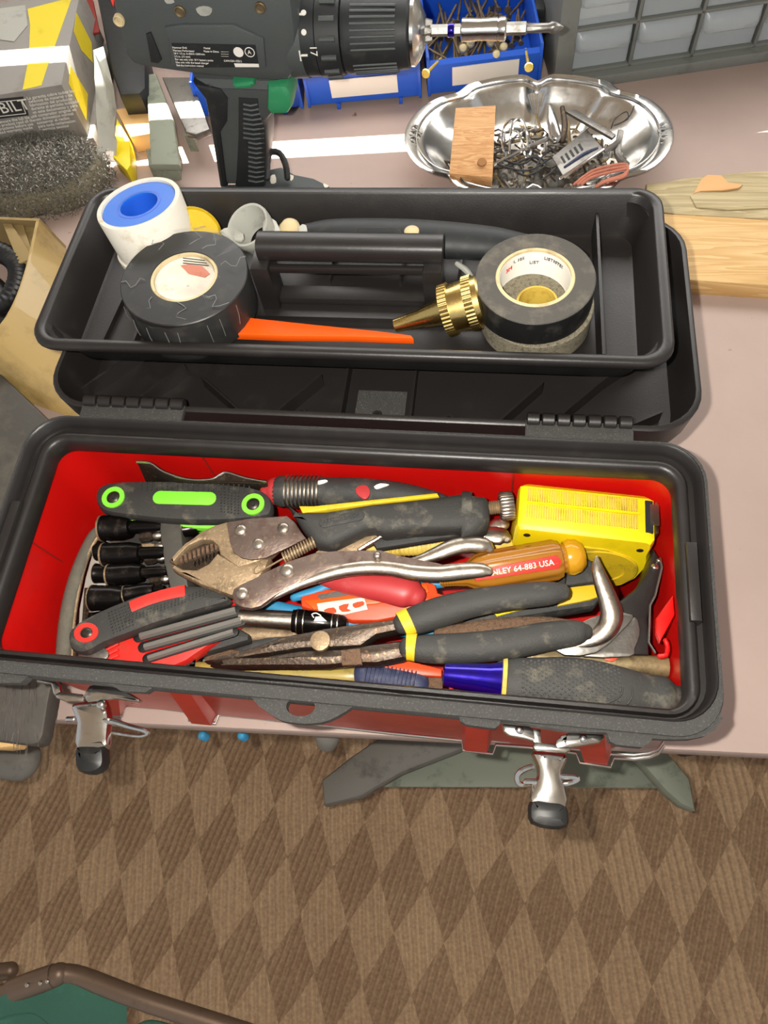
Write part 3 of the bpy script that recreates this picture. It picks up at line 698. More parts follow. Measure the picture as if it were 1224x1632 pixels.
finish('shell', slab([(147, 838), (166, 820), (330, 822), (330, 1060), (118, 1060), (98, 1004), (106, 986), (130, 962), (148, 880), (145, 868)], .060, .045, .004), 'black_plastic', t)
finish('rivet', disc(112, 1007, .061, 6, .002, dome=.001), 'silver', t)
finish('rivet', disc(152, 846, .061, 5, .002, dome=.001), 'silver', t)
# curved rubber-edged tool by the left wall
t = thing('curved_grip', 'long curved grey rubber-edged grip standing by the left wall of the toolbox', 'tool', P(120, 950, .03))
finish('rubber_edge', tube([(158, 843, .088, 7), (146, 858, .088, 9), (126, 905, .09, 11), (112, 955, .09, 12), (103, 1010, .09, 12), (100, 1064, .088, 12)], n=14, sm=6, flat=.8), 'rubber_dusty', t)
finish('web', slab([(158, 848), (150, 870), (136, 920), (126, 970), (122, 1064), (150, 1066), (160, 1000), (172, 930), (172, 860)], .080, .018, .001), 'cloudy', t, label='pale grey inner web')
finish('inner_lip', tube([(160, 850, .09, 3), (142, 880, .09, 3), (128, 930, .09, 3), (118, 990, .09, 3), (115, 1060, .09, 3)], n=8, sm=4), 'steel_tan', t)
for i, pts in enumerate(([(139, 938), (134, 1000), (130, 1060)], [(124, 1000), (121, 1030), (119, 1060)])):
    a_, b_ = P(*pts[0], .092), P(*pts[-1], .09)
    finish('hex_key', sweepW([a_, b_], [4.8 * mpp(a_)] * 2, 6), 'steel_dark', None, ['black hexagonal key standing inside the curved grey grip', 'second dark hexagonal key next to the curved grip, mostly hidden by the red key set'][i], 'hex key')

# --- rack with sockets
t = thing('socket_rail', 'dark grey plastic bit rail holding the black sockets', 'holder', P(270, 880, .06))
finish('rail', slab([(253, 826), (287, 826), (292, 880), (300, 938), (272, 940), (262, 900), (256, 860)], .094, .026, .0012), 'slate', t)
finish('tray', slab([(176, 826), (256, 826), (270, 945), (180, 975), (165, 930)], .070, .008, .001), 'rubber_grip', t)
def socket(A, B, split, R, r, lab, mat_='socket_black', name='socket', neck=True, ring=True):
    a_, b_ = P(*A), P(*B); m = mpp((a_ + b_) / 2); t = thing(name, lab, 'socket', (a_ + b_) / 2 - Vector((0, 0, R * m)), 'black sockets on the rail')
    hexr = [(0.0, R * .62), (0, R * .97), (.02, R), (split * .12, R), (split * .14, R * .97), (split * .72, R * .97), (split * .98, R * .8), (split, r * 1.15), (split, .3)]
    finish('drive_body', lathe(a_, b_, [(f, x * m) for f, x in hexr], 28), mat_, t)
    dd = (b_ - a_)
    finish('hex_mouth', lathe(a_ - dd * .002, a_ + dd * .02, [(0, R * .66 * m), (0, R * .9 * m), (1, R * .9 * m), (1, R * .6 * m), (.2, R * .55 * m)], 6, open0=True), 'steel_brown', t, label='worn steel hexagonal mouth')
    finish('lip', lathe(a_ - dd * .004, a_ + dd * .035, [(0, R * .7 * m), (0, R * .94 * m), (.3, R * 1.02 * m), (1, R * 1.02 * m), (1, R * .9 * m)], 28, open0=True), 'steel_tan', t, label='worn brighter lip')
    if neck: finish('shank', lathe(a_, b_, [(split * .98, r * m), (.93, r * m), (1, r * .85 * m)], 6 if r < 9 else 20), mat_, t)
    return t
zs = .092
socket((161, 842, zs), (258, 838, zs), .5, 21, 10.5, 'largest black socket, topmost of the row under the green key set')
socket((164, 884, zs), (262, 880, zs), .62, 19, 10, 'black socket with a rusty red lip, second from the green key set')
socket((172, 917, zs), (266, 910, zs), .60, 17.5, 9, 'black socket with a slim black shank, third from the green key set')
socket((146, 953, zs), (200, 953, zs), .98, 21, 10, 'short fat black socket just above the red key set', neck=False)
socket((198, 948, zs), (262, 938, zs), .76, 14, 7, 'small black socket beside the short fat socket')
socket((152, 914, .084), (180, 914, .084), .98, 16, 8, 'small dark socket tucked behind the third socket', neck=False)
socket((153, 878, .084), (172, 876, .084), .98, 16, 8, 'dark socket end tucked behind the rusty-lipped socket', neck=False)
socket((142, 988, .084), (176, 984, .084), .98, 12, 8, 'dark socket end half under the red key set', neck=False)
socket((292, 844, .088), (332, 838, .088), .6, 13, 8, 'black knurled socket on the far side of the rail by the plier jaw')
for i, (a_, b_, r) in enumerate((((224, 857), (258, 853), 8), ((232, 893), (264, 889), 8), ((240, 927), (270, 922), 8.5), ((226, 873), (262, 870), 7))):
    A, B = P(a_[0], a_[1], .088), P(b_[0], b_[1], .088); m = mpp(A)
    t = thing('driver_bit', ['short black bit under the largest socket', 'short black bit between the second and third sockets', 'short black bit below the third socket', 'brown steel bit shank beside the second socket'][i], 'bit', A - Vector((0, 0, .003)), 'driver bits on the rail')
    finish('shank', lathe(A, B, [(0, r * m * .8), (0, r * m), (.45, r * m), (.5, r * m * .8), (.6, r * m * .8)], 6), 'steel_dark' if i < 3 else 'steel_tan', t)
    finish('tip', lathe(A, B, [(.6, r * .8 * m), (.7, r * m), (.85, r * m), (1, r * .7 * m)], 14), 'chrome_worn', t)

# --- green folding hex key set
def platepts(dx=0, dy=0): return [(x + dx, y + dy) for x, y in [(151, 790), (156, 777), (170, 769), (196, 766), (250, 765), (320, 767), (385, 773), (415, 780), (428, 790), (433, 803), (430, 817), (420, 822), (390, 826), (330, 829), (270, 827), (210, 821), (170, 815), (155, 804)]]
t = thing('folding_key_set', 'green and grey folding hex key set lying along the back of the toolbox', 'hex key set', P(290, 800, .07))
finish('side_plate', slab(platepts(), .104, .010, .003, sm=3), 'rubber_grip', t)
finish('green_core', slab([(170, 780), (250, 774), (330, 776), (415, 788), (420, 812), (400, 830), (330, 842), (250, 838), (200, 833), (172, 815)], .0935, .012, .001), 'green', t)
finish('side_plate', slab(platepts(3, 6), .080, .010, .003, sm=3), 'rubber_grip', t)
finish('green_inlay', capsule((254, 792), (333, 794), 11.5, .1048, .0025), 'green', t)
for cx, cy in ((180, 792), (403, 803)):
    finish('green_ring', ringpx(cx, cy, .1052, 18.5, 11, .004), 'green', t)
    finish('screw', disc(cx, cy, .1046, 10, .004, dome=.001), 'screw', t)
    finish('screw_socket', disc(cx, cy, .1062, 3.5, .0008, n=6), 'drill_dark', t)
b = NB()
for i in range(22):
    for j in range(4):
        x = 225 + i * 8.2; y = 770 + j * 3.3 + (i * .15)
        if i > 12 and j < 4: y += 0
        disc(x, y, .1046, 1.3, .0006, n=6, bm=b)
for i in range(6):
    for j in range(9): disc(352 + i * 5.5, 778 + j * 4.6 + i * .6, .1046, 1.4, .0006, n=6, bm=b)
finish('grip_dots', b, 'rubber_grip', t, kind='stuff')
for q in range(4): finish('folded_key', tube([(190 + q * 3, 826 + q * 3, .089 - q * .002, 3), (300, 833 + q * 3, .089 - q * .002, 3), (408, 826 + q * 2, .089 - q * .002, 3)], n=6, sm=2), 'steel_dark', t)

# --- red folding hex key set
t = thing('folding_key_set', 'red and black folding hex key set with three slotted keys', 'hex key set', P(240, 1010, .07))
finish('red_core', slab([(150, 1030), (210, 1004), (325, 968), (372, 958), (398, 968), (385, 988), (340, 1022), (296, 1052), (268, 1064), (200, 1066), (165, 1062)], .094, .012, .001), 'red_insert', t)
finish('slot_floor', slab([(222, 1000), (372, 956), (400, 960), (392, 985), (330, 1022), (236, 1056)], .0944, .002), 'red_plastic', t)
plate = [(108, 1024), (108, 1008), (118, 996), (132, 986), (164, 970), (195.6, 957), (219, 948), (249, 940), (280.5, 934), (302, 932), (323, 933), (344, 938), (362, 948), (362, 958), (325, 969), (280.5, 982), (238, 996), (202, 1009.6), (164, 1024), (147, 1034), (130, 1040), (114, 1036)]
finish('side_plate', slab(plate, .106, .011, .003, sm=2), 'rubber_grip', t)
finish('side_plate', slab([(x + 34, y + 62) for x, y in plate[6:17]] + [(300, 1080)], .086, .01, .002), 'rubber_grip', t)
b = NB(); sweepW([P(x, y, .1062) for x, y in cr([(208, 967), (235, 956), (265, 947), (295, 941)], 4, False)], [9.5 * mpp(P(208, 967, .106))] * 13, 10, flat=.18, bm=b); finish('red_inlay', b, 'red_insert', t)
finish('red_ring', ringpx(137, 1008, .1068, 20, 11, .004, asp=.8), 'red_insert', t)
finish('screw', disc(138, 1009, .1062, 10, .004, dome=.001, asp=.85), 'screw', t)
b = NB()
for i in range(7):
    for j in range(8): disc(172 + i * 5.2 + j * 1.2, 976 + j * 4.6 - i * 2.2, .1064, 1.5, .0006, n=6, bm=b)
for i in range(26):
    for j in range(3): disc(200 + i * 5.6, 982 + j * 4 - i * 1.72 - (i * i) * .01, .1064, 1.3, .0006, n=6, bm=b)
finish('grip_dots', b, 'rubber_grip', t, kind='stuff')
for (x0, y0, x1, y1, r) in ((223, 1014, 376, 972, 6.6), (230, 1031, 384, 988, 6.2), (236, 1049, 372, 1006, 5.4)):
    A, B = P(x0, y0, .0975), P(x1, y1, .0975); m = mpp(A)
    finish('key_slot', capsule((x0 - 2, y0), (x1, y1 + 1), r * 1.5, .0948, .001), 'slot_black', t)
    finish('hex_key', lathe(A, B, [(0, r * .8 * m), (.01, r * m), (1, r * m)], 6), 'key_grey', t)
for i, (x, y) in enumerate(((150, 1042), (152, 1050), (154, 1058))): finish('pivot_washer', disc(x, y, .098 - i * .004, 24, .0015, asp=.55), 'steel_grey', t)
for i in range(4): finish('fin', capsule((160, 1040 + i * 8), (186, 1026 + i * 9), 2.2, .0962, .003, z1=.0962), 'red_insert', t)

# --- wavy steel edge at the back
t = thing('snips_blade', 'wavy bright-edged steel blade leaning on the red back wall behind the green key set', 'blade', P(320, 770, .06))
w_ = [(218, 736), (240, 738), (262, 752), (300, 764), (336, 764), (350, 757), (362, 753), (392, 762), (425, 768)]
finish('plate', slab(w_ + [(428, 796, .085), (380, 796, .085), (262, 796, .085), (234, 772, .09)], .113, .003, .0005), 'steel_dark', t)
finish('bright_edge', sweepW([P(x, y, .1135) for x, y in cr(w_, 4, False)], [.0010] * (len(w_) * 4 - 3), 8), 'chrome', t)
# --- red tipped screwdriver at the back
t = thing('paint_splashed_handle', 'black ribbed tool handle with a red end and paint splashes along the back wall', 'screwdriver', P(560, 785, .065))
finish('red_end', tube([(426, 784, .098, 15), (436, 783, .098, 22), (452, 783, .098, 24)], n=20, sm=3), 'red_faded', t)
finish('grip', tube([(447, 783, .098, 25), (510, 784, .098, 24), (580, 786, .098, 24), (640, 790, .098, 21), (700, 797, .098, 12), (716, 800, .098, 5)], n=24, sm=5), 'rubber', t)
for k in range(9):
    x = 457 + k * 6.3; A, B = P(x, 783.5, .098), P(x + 4.2, 783.6, .098); m = mpp(A)
    finish('ridge', lathe(A, B, [(0, 24 * m), (.2, 27 * m), (.8, 27 * m), (1, 24 * m)], 26), 'chrome_worn', t)
finish('paint_splash', slab([(567, 778), (575, 773), (585, 774), (590, 785), (584, 795), (575, 793), (568, 786)], .1088, .0012, .0003, sm=2), 'red_faded', t)
finish('paint_splash', slab([(596, 775), (606, 770), (620, 772), (610, 776), (600, 779)], .1084, .0012, .0003, sm=2), 'white', t)
finish('paint_splash', slab([(505, 767), (518, 764), (522, 767), (508, 772)], .1085, .0012, .0003, sm=2), 'white', t)

# --- yellow tape measure
u = (P(1034, 868, .088) - P(822, 836, .099)).normalized(); O = P(828, 767, .107)
Xv = Vector((u.x, u.y, u.z * .2)).normalized()
Tv = (Vector((0, -1, 0)) - Xv * Xv.dot(Vector((0, -1, 0)))).normalized(); Tv = (Tv + UPV * .10).normalized(); Tv = (Tv - Xv * Tv.dot(Xv)).normalized()
Nv = Tv.cross(Xv)
if Nv.z < 0: Nv = -Nv
Lx, Ty, Hh = .0885, .033, .060
t = thing('tape_measure', 'bright yellow tape measure with a ribbed grip in the back corner of the toolbox', 'tape measure', O + Tv * Ty - Nv * .03)
def tm(x, tt, h): return O + Xv * (x * .94) + Tv * tt + Nv * (h * 1.28)
prof = [(0, -.004), (.001, -.001), (.004, 0), (.084, -.0006), (.0875, -.002), (.0885, -.006), (.0885, -.014), (.0905, -.020), (.0915, -.028), (.089, -.040), (.082, -.050), (.070, -.057), (.055, -.060), (.004, -.060), (.0, -.056)]
L = []
cxp, cyp = .045, -.03
for tt, sc in ((0, .94), (.003, 1), (Ty - .003, 1), (Ty, .95)):
    L.append([tm(cxp + (x - cxp) * sc, tt, cyp + (h - cyp) * sc) for x, h in prof])
finish('case', loft(NB(), L), 'yellow', t, smooth=35)
b = NB()
for k in range(46):
    x = .006 + k * .00155
    for a0, a1 in ((.0045, .0135), (.0165, .0255)):
        loft(b, [[tm(x, a0, -.0006), tm(x + .0008, a0, -.0006), tm(x + .0008, a1, -.0006), tm(x, a1, -.0006)], [tm(x, a0, .0004), tm(x + .0008, a0, .0004), tm(x + .0008, a1, .0004), tm(x, a1, .0004)]])
finish('grip_ribs', b, 'yellow_old', t, kind='stuff')
b = NB(); loft(b, [[tm(x, y, -.0004) for x, y in ((.006, .0142), (.078, .0142), (.078, .0158), (.006, .0158))], [tm(x, y, .0007) for x, y in ((.006, .0142), (.078, .0142), (.078, .0158), (.006, .0158))]]); finish('centre_rib', b, 'yellow', t)
b = NB(); pr_ = rrect(.0, .0, .05, .04, .014)
th_ = [tm(.022 + x, Ty - .0008, -.052 + y) for x, y in pr_]; loft(b, [th_, [p + Tv * .0016 for p in th_]])
lathe(tm(.060, Ty - .001, -.033), tm(.060, Ty + .0014, -.033), [(0, .025), (.7, .025), (1, .024), (1, .017), (.6, .0165), (.6, .001)], 40, bm=b); finish('side_boss', b, 'yellow_dirty', t, smooth=30)
for x, h in ((.008, -.007), (.081, -.010)): finish('screw', lathe(tm(x, Ty - .002, h), tm(x, Ty + .0006, h), [(0, .0022), (.8, .0022), (1, .0012)], 12), 'screw', t)
b = NB(); q = [tm(.0822, a, -.0004) for a in ()]
loft(b, [[tm(x, y, -.002) for x, y in ((.0815, .005), (.0862, .005), (.0862, .027), (.0815, .027))], [tm(x, y, .0003) for x, y in ((.0815, .005), (.0862, .005), (.0862, .027), (.0815, .027))]]); finish('mouth', b, 'drill_dark', t)
b = NB(); loft(b, [[tm(.0885, y, h) for y, h in ((.004, -.002), (.026, -.002), (.024, -.018), (.006, -.018))], [tm(.0898, y, h) for y, h in ((.004, -.001), (.026, -.001), (.024, -.018), (.006, -.018))]])
loft(b, [[tm(.084, y, .0004) for y in (.008, .022)] + [tm(.0898, y, .0002) for y in (.022, .008)], [tm(.084, y, .0012) for y in (.008, .022)] + [tm(.0898, y, .001) for y in (.022, .008)]])
finish('hook', b, 'chrome_worn', t)

# --- lower layer: yellow ribbed handle, blue handle, orange knife, red handle, black-yellow knife, discs
t = thing('ribbed_yellow_handle', 'dusty yellow ribbed handle under the locking pliers', 'handle', P(670, 872, .06))
finish('grip', tube([(590, 874, .080, 9), (640, 873, .080, 13), (700, 870, .080, 14), (745, 868, .080, 14), (795, 868, .078, 15), (812, 868, .078, 10)], n=16, sm=4), 'yellow_old', t)
for k in range(17):
    x = 622 + k * 7; A, B = P(x, 873 - k * .3, .080), P(x + 3.5, 873 - k * .3, .080); m = mpp(A)
    finish('rib', lathe(A, B, [(0, 12 * m), (.3, 15 * m), (.7, 15 * m), (1, 12 * m)], 16), 'yellow_old', t)
t = thing('spoon_end_wrench', 'chrome lever end resting beside the yellow tape measure', 'wrench', P(780, 855, .075))
finish('lever', tube([(735, 850, .088, 6), (755, 852, .089, 10), (780, 853, .089, 15), (800, 855, .089, 15), (808, 858, .089, 9)], n=16, sm=4, flat=.45), 'chrome_worn', t)
finish('tail', tube([(772, 846, .083, 8), (790, 838, .083, 12), (803, 834, .083, 11)], n=14, sm=3, flat=.5), 'chrome_worn', t)
t = thing('blue_handle', 'long blue tool handle lying under the orange knife', 'handle', P(600, 990, .04))
finish('grip', tube([(415, 962, .068, 10), (470, 975, .068, 11), (540, 990, .068, 12), (640, 1003, .066, 12), (760, 1012, .064, 11)], n=14, sm=4), 'blue', t)
finish('grip', tube([(468, 952, .074, 7), (505, 943, .074, 9), (540, 930, .074, 8), (640, 935, .072, 8), (740, 925, .072, 8)], n=12, sm=3), 'blue', t)
t = thing('orange_knife', 'orange utility knife with the remains of a white sticker', 'knife', P(600, 955, .06))
finish('body', slab([(478, 950), (520, 938), (600, 944), (680, 926), (694, 931), (698, 944), (710, 948), (724, 941), (738, 942), (734, 951), (690, 961), (660, 975), (637, 982), (602, 989), (561, 989), (520, 978), (480, 967)], .080, .012, .002), 'orange', t)
finish('raised_bar', slab([(484, 957), (600, 938), (680, 930), (684, 944), (600, 962), (500, 972)], .0815, .004, .001), 'orange_bright', t)
finish('sticker', slab([(505, 962), (540, 957), (580, 952), (586, 971), (550, 979), (520, 980), (508, 974)], .0822, .0008), 'white_dirty', t, label='torn white sticker')
for q in ([(516, 972), (532, 968), (536, 976), (522, 977)], [(540, 966), (556, 962), (553, 970), (560, 973), (545, 975)], [(562, 962), (578, 958), (580, 964), (566, 969)]): finish('torn_patch', slab(q, .0825, .0005, sm=2), 'orange', t)
finish('lock_plate', slab([(505, 948), (560, 938), (575, 942), (560, 948), (510, 955)], .0822, .001), 'steel_grey', t)
t = thing('red_handled_pliers', 'faded red dipped handle poking out under the chrome lever', 'pliers', P(600, 940, .07))
finish('dipped_handle', tube([(486, 914, .083, 5), (520, 920, .085, 15), (560, 927, .087, 22), (610, 934, .088, 26), (648, 943, .088, 27), (664, 950, .088, 18)], n=22, sm=5, flat=.75), 'red_faded', t)
t = thing('black_yellow_knife', 'black and yellow utility knife half under the dark plier handle', 'knife', P(850, 950, .06))
finish('body', slab([(722, 992), (735, 975), (800, 966), (870, 950), (905, 905), (945, 888), (958, 905), (957, 955), (948, 966), (890, 974), (800, 988), (770, 990), (748, 1002), (728, 1002)], .078, .016, .003), 'rubber', t)
finish('yellow_panel', slab([(895, 937), (945, 931), (954, 935), (953, 951), (940, 956), (888, 966)], .0795, .003, .001), 'yellow_dirty', t)
finish('yellow_panel', slab([(727, 987), (740, 981), (738, 990), (728, 993)], .0795, .002), 'yellow', t)
finish('yellow_panel', slab([(785, 976), (850, 966), (830, 972), (792, 982)], .0792, .002), 'yellow', t)
finish('top_shell', slab([(905, 900), (940, 890), (954, 903), (955, 926), (900, 934)], .082, .005, .002), 'rubber', t)
t = thing('snip_blades', 'pair of rounded silver blades below the curved steel claw', 'snips', P(985, 1010, .05))
finish('blade', slab([(940, 985), (980, 975), (1002, 978), (1010, 984), (985, 1012), (950, 1040), (900, 1044), (880, 1020)], .1015, .003, .0008, sm=2), 'steel_grey', t)
finish('blade', slab([(1011, 983), (1019, 995), (1020, 1012), (1012, 1034), (1004, 1046), (930, 1046), (960, 1024), (990, 1002)], .098, .003, .0008, sm=2), 'steel_grey', t)
finish('tang', slab([(720, 1000), (800, 990), (880, 985), (880, 1030), (760, 1020)], .066, .004, .001), 'steel_grey', t)
t = finish('brown_bar', tube([(350, 1012, .076, 12), (420, 1010, .076, 12), (470, 1012, .076, 10)], n=12, sm=2, flat=.6), 'steel_tan', None, 'short brown metal bar under the chrome nut driver', 'bar')
t = finish('rusty_block', slab([(322, 1040), (350, 1032), (392, 1036), (398, 1060), (330, 1066)], .078, .02, .002), 'rust', None, 'rusty metal block beside the red key set tip', 'block')
t = finish('dark_grip', tube([(376, 1042, .070, 14), (430, 1024, .072, 16), (480, 1018, .072, 15)], n=12, sm=3), 'rubber', None, 'dark ribbed grip under the chrome nut driver', 'grip')
# --- nut driver
A, B = P(381, 984, .091), P(553, 995, .086); m = mpp((A + B) / 2)
t = thing('nut_driver', 'chrome nut driver shaft with a black banded collar', 'nut driver', (A + B) / 2 - Vector((0, 0, .008)))
finish('shaft', lathe(A, B, [(0, 11 * m), (.01, 14.5 * m), (.5, 15.5 * m), (.52, 12 * m)], 26), 'chrome_worn', t)
finish('collar', lathe(A, B, [(.49, 10 * m), (.5, 18 * m), (.56, 19.5 * m), (.75, 18.5 * m), (.97, 14 * m), (1, 10 * m)], 26), 'socket_black', t)
for f in (.54, .6, .86, .91): finish('band', lathe(A, B, [(f, 15 * m), (f + .003, 20.2 * m - max(0, f - .6) * 14 * m), (f + .012, 20.1 * m - max(0, f - .6) * 14 * m), (f + .015, 14 * m)], 26), 'chrome_worn', t)
finish('padlock_mark', slab([(503, 983), (512, 982), (521, 990), (500, 990)], .0985, .0006), 'white', t)
finish('padlock_mark', tube([(500, 984, .099, 1), (497, 979, .0985, 1), (504, 977, .0985, 1), (511, 981, .099, 1)], n=6, sm=2), 'white', t)

# --- locking pliers
t = thing('locking_pliers', 'large worn locking pliers lying across the middle of the toolbox', 'pliers', P(520, 860, .08))
zL = .112
finish('fixed_jaw', slab([(269, 893), (280, 880), (293, 866), (320, 846), (341, 836), (361, 830), (400, 826), (440, 826), (470, 845), (420, 892), (380, 905), (350, 884), (346, 870), (338, 862), (320, 861), (300, 870), (286, 884), (276, 896)], zL, .010, .0025), 'steel_tan', t)
finish('moving_jaw', slab([(269, 896), (278, 899), (290, 906), (313, 907), (332, 897), (346, 880), (352, 884), (382, 898), (430, 888), (424, 904), (409, 925), (376, 938), (370, 950), (348, 942), (320, 932), (293, 918), (275, 908)], zL - .001, .010, .0025), 'steel_tan', t)
finish('jaw_recess', slab([(270, 895), (293, 868), (322, 856), (343, 860), (350, 875), (338, 897), (312, 910), (288, 908)], zL - .006, .003), 'steel_dark', t)
for i in range(9):
    x = 285 + i * 7; y = 892 - i * 2.6
    finish('tooth', slab([(x, y - 7), (x + 5, y - 9), (x + 6, y + 3), (x + 1, y + 5)], zL - .0025, .004, .0008), 'rust', t)
for i in range(6):
    x = 306 + i * 6; y = 898 - i * 2.8
    finish('tooth', slab([(x, y - 3), (x + 4, y - 5), (x + 3, y + 3)], zL - .002, .004, .0004), 'steel_dark', t)
sp = finish('side_plate', slab([(361, 832), (400, 826), (457, 822), (470, 832), (480, 848), (488, 858), (455, 874), (423, 889), (400, 892), (385, 889), (372, 880), (366, 864)], zL + .0015, .002, .0006), 'steel_brown', t)
for x, y, r in ((383, 844, 9.5), (451, 841, 9.5), (411, 866, 9.5)): finish('rivet', disc(x, y, zL + .0028, r, .003, dome=.0012), 'chrome_worn', t)
finish('link_plate', slab([(503, 880), (520, 868), (580, 855), (606, 845), (622, 845), (590, 868), (560, 882), (530, 882)], zL - .007, .003, .0005), 'steel_tan', t)
finish('link_bar', tube([(572, 876, zL - .006, 3), (622, 846, zL - .005, 3)], n=8, sm=0), 'chrome_worn', t)
lever = [(369, 948), (372, 938), (385, 930), (405, 921), (425, 910), (462, 893), (503, 880), (537, 877), (606, 876), (633, 884), (668, 891), (700, 897), (720, 905), (660, 918), (620, 905), (585, 902), (540, 905), (510, 916), (475, 930), (440, 948), (415, 966), (400, 970), (384, 967), (373, 961)]
finish('lever_plate', slab(lever, zL + .003, .005, .0012), 'steel_brown', t)
finish('lever_edge', tube([(404, 966, zL, 5), (440, 948, zL, 7), (478, 930, zL, 9), (520, 915, zL, 11), (555, 907, zL, 12), (590, 904, zL, 13), (625, 906, zL, 13), (660, 912, zL, 14), (700, 914, zL, 14), (740, 910, zL, 14), (768, 909, zL, 12), (780, 911, zL, 8)], n=18, sm=5, flat=.8), 'chrome_worn', t, label='shiny rolled lever edge')
finish('release_lever', tube([(640, 897, zL - .005, 4), (668, 892, zL - .004, 8), (695, 883, zL - .003, 12), (722, 872, zL - .002, 14), (748, 867, zL - .002, 14), (772, 869, zL - .003, 13), (781, 875, zL - .004, 8)], n=16, sm=4, flat=.7), 'chrome_worn', t)
for x, y, r in ((457, 908, 11), (385, 945, 10.5), (601, 885, 6.5)): finish('rivet', disc(x, y, zL + .0045, r, .003, dome=.0014), 'chrome_worn', t)
hp = [(456, 800), (472, 812), (520, 812), (592, 800), (640, 795), (700, 788), (733, 783), (774, 788), (780, 796), (781, 822), (775, 834), (760, 844), (735, 851), (733, 838), (660, 842), (612, 848), (595, 840), (580, 842), (550, 857), (527, 868), (503, 865), (491, 852), (478, 836)]
finish('rubber_handle', slab(hp, zL + .006, .020, .005), 'rubber_grip', t, smooth=50)
finish('yellow_insert', slab([(476, 806), (500, 806), (592, 796), (697, 785), (700, 791), (592, 803), (540, 810), (482, 818)], zL + .005, .006, .001), 'yellow_dirty', t)
finish('grip_panel', capsule((517, 832), (572, 821), 9, zL + .0066, .001, .0005), 'rubber', t)
text('PITTSBURGH', P(514, 835, zL + .0069), P(572, 823, zL) - P(514, 835, zL), UPV, .0042, 'rubber_grip', t)
finish('handle_band', tube([(736, 812, zL - .003, 29), (742, 812, zL - .003, 30), (752, 812, zL - .003, 28)], n=18, sm=0, rnd=False), 'rubber_grip', t)
finish('under_channel', slab([(590, 858), (700, 843), (730, 840), (736, 852), (640, 868), (600, 874)], zL - .008, .006, .001), 'rubber', t)
finish('bright_strip', slab([(640, 846), (702, 839), (703, 843), (642, 851)], zL - .001, .002), 'chrome_worn', t)
A, B = P(770, 811, zL - .002), P(818, 805, zL - .002); m = mpp(A)
pf = []
for k in range(8): pf += [(.1 + k * .07, 11.5 * m), (.1 + k * .07 + .035, 9.5 * m)]
finish('adjusting_screw', lathe(A, B, [(0, 10 * m)] + pf + [(.7, 9 * m)], 20), 'steel_tan', t)
finish('knurled_knob', lathe(A, B, [(.55, 9 * m), (.55, 21 * m), (.6, 23 * m), (.95, 23 * m), (1, 21 * m), (1, .001)], 90, scal=.03, sc_n=30), 'chrome_worn', t)
b = NB(); A, B = P(452, 890, zL + .001), P(503, 862, zL + .001); d = B - A; s1 = d.normalized().cross(UPV).normalized(); v1 = s1.cross(d.normalized())
sweepW([A + d * (k / 132) + (s1 * math.cos(k * 2 * math.pi / 11) + v1 * math.sin(k * 2 * math.pi / 11)) * .0034 for k in range(133)], [.0006] * 133, 6, bm=b)
finish('spring', b, 'steel_tan', t)
finish('spring_hook', tube([(453, 889, zL, 1.6), (425, 905, zL, 1.6), (408, 914, zL, 1.6), (404, 908, zL, 1.6), (409, 902, zL, 1.6)], n=6, sm=3), 'steel_tan', t)

# --- amber screwdriver
A, B = P(742, 917, .098), P(932, 884, .098); m = mpp((A + B) / 2)
t = thing('amber_screwdriver', 'amber translucent screwdriver handle with a red printed stripe', 'screwdriver', (A + B) / 2 - Vector((0, 0, .014)))
finish('handle', lathe(A, B, [(-.22, 9 * m), (-.2, 12 * m), (-.1, 14 * m), (.0, 18 * m), (.1, 30 * m), (.2, 33 * m), (.74, 33 * m), (.79, 29 * m), (.805, 23 * m), (.825, 23 * m)], 96, scal=.028, sc_n=12), 'amber', t)
finish('butt', lathe(A, B, [(.82, 22 * m), (.835, 27 * m), (.88, 29.5 * m), (.94, 27 * m), (.985, 20 * m), (1.0, 9 * m), (1.0, .001)], 40), 'amber_clear', t)
for k in range(5): finish('neck_ridge', lathe(A, B, [(-.2 + k * .022, 11 * m), (-.195 + k * .022, 15 * m), (-.188 + k * .022, 11 * m)], 24), 'amber', t)
dA = (B - A).normalized(); sd = dA.cross(UPV).normalized();
if sd.y > 0: sd = -sd
nn = (UPV * .87 + sd * .42).normalized(); yy = nn.cross(dA).normalized()
def ap(f, k, h): return A + (B - A) * f + nn * (h * m) + yy * (k * m)
fl = [ap(.06, -8, 33.3), ap(.74, -10.5, 33.8), ap(.77, 0, 33.8), ap(.74, 10.5, 33.8), ap(.06, 8, 33.3)]
finish('red_stripe', slabW(fl, .006, .0004, up=nn), 'red_insert', t)
text('STANLEY 64-883 USA', ap(.085, -3.6, 34.2), dA, nn, .0049, 'white', t, th=.0003)
# --- curved claw
t = thing('steel_claw', 'curved worn steel claw hooking up beside the amber screwdriver', 'pry bar', P(960, 970, .08))
finish('claw', tube([(951, 888, .112, 3), (952, 905, .111, 9), (959, 928, .109, 13), (969, 955, .107, 16), (975, 980, .105, 18), (966, 1003, .103, 17), (945, 1018, .101, 14), (915, 1026, .099, 11), (880, 1028, .097, 9)], n=18, sm=5, flat=.7), 'chrome_worn', t)
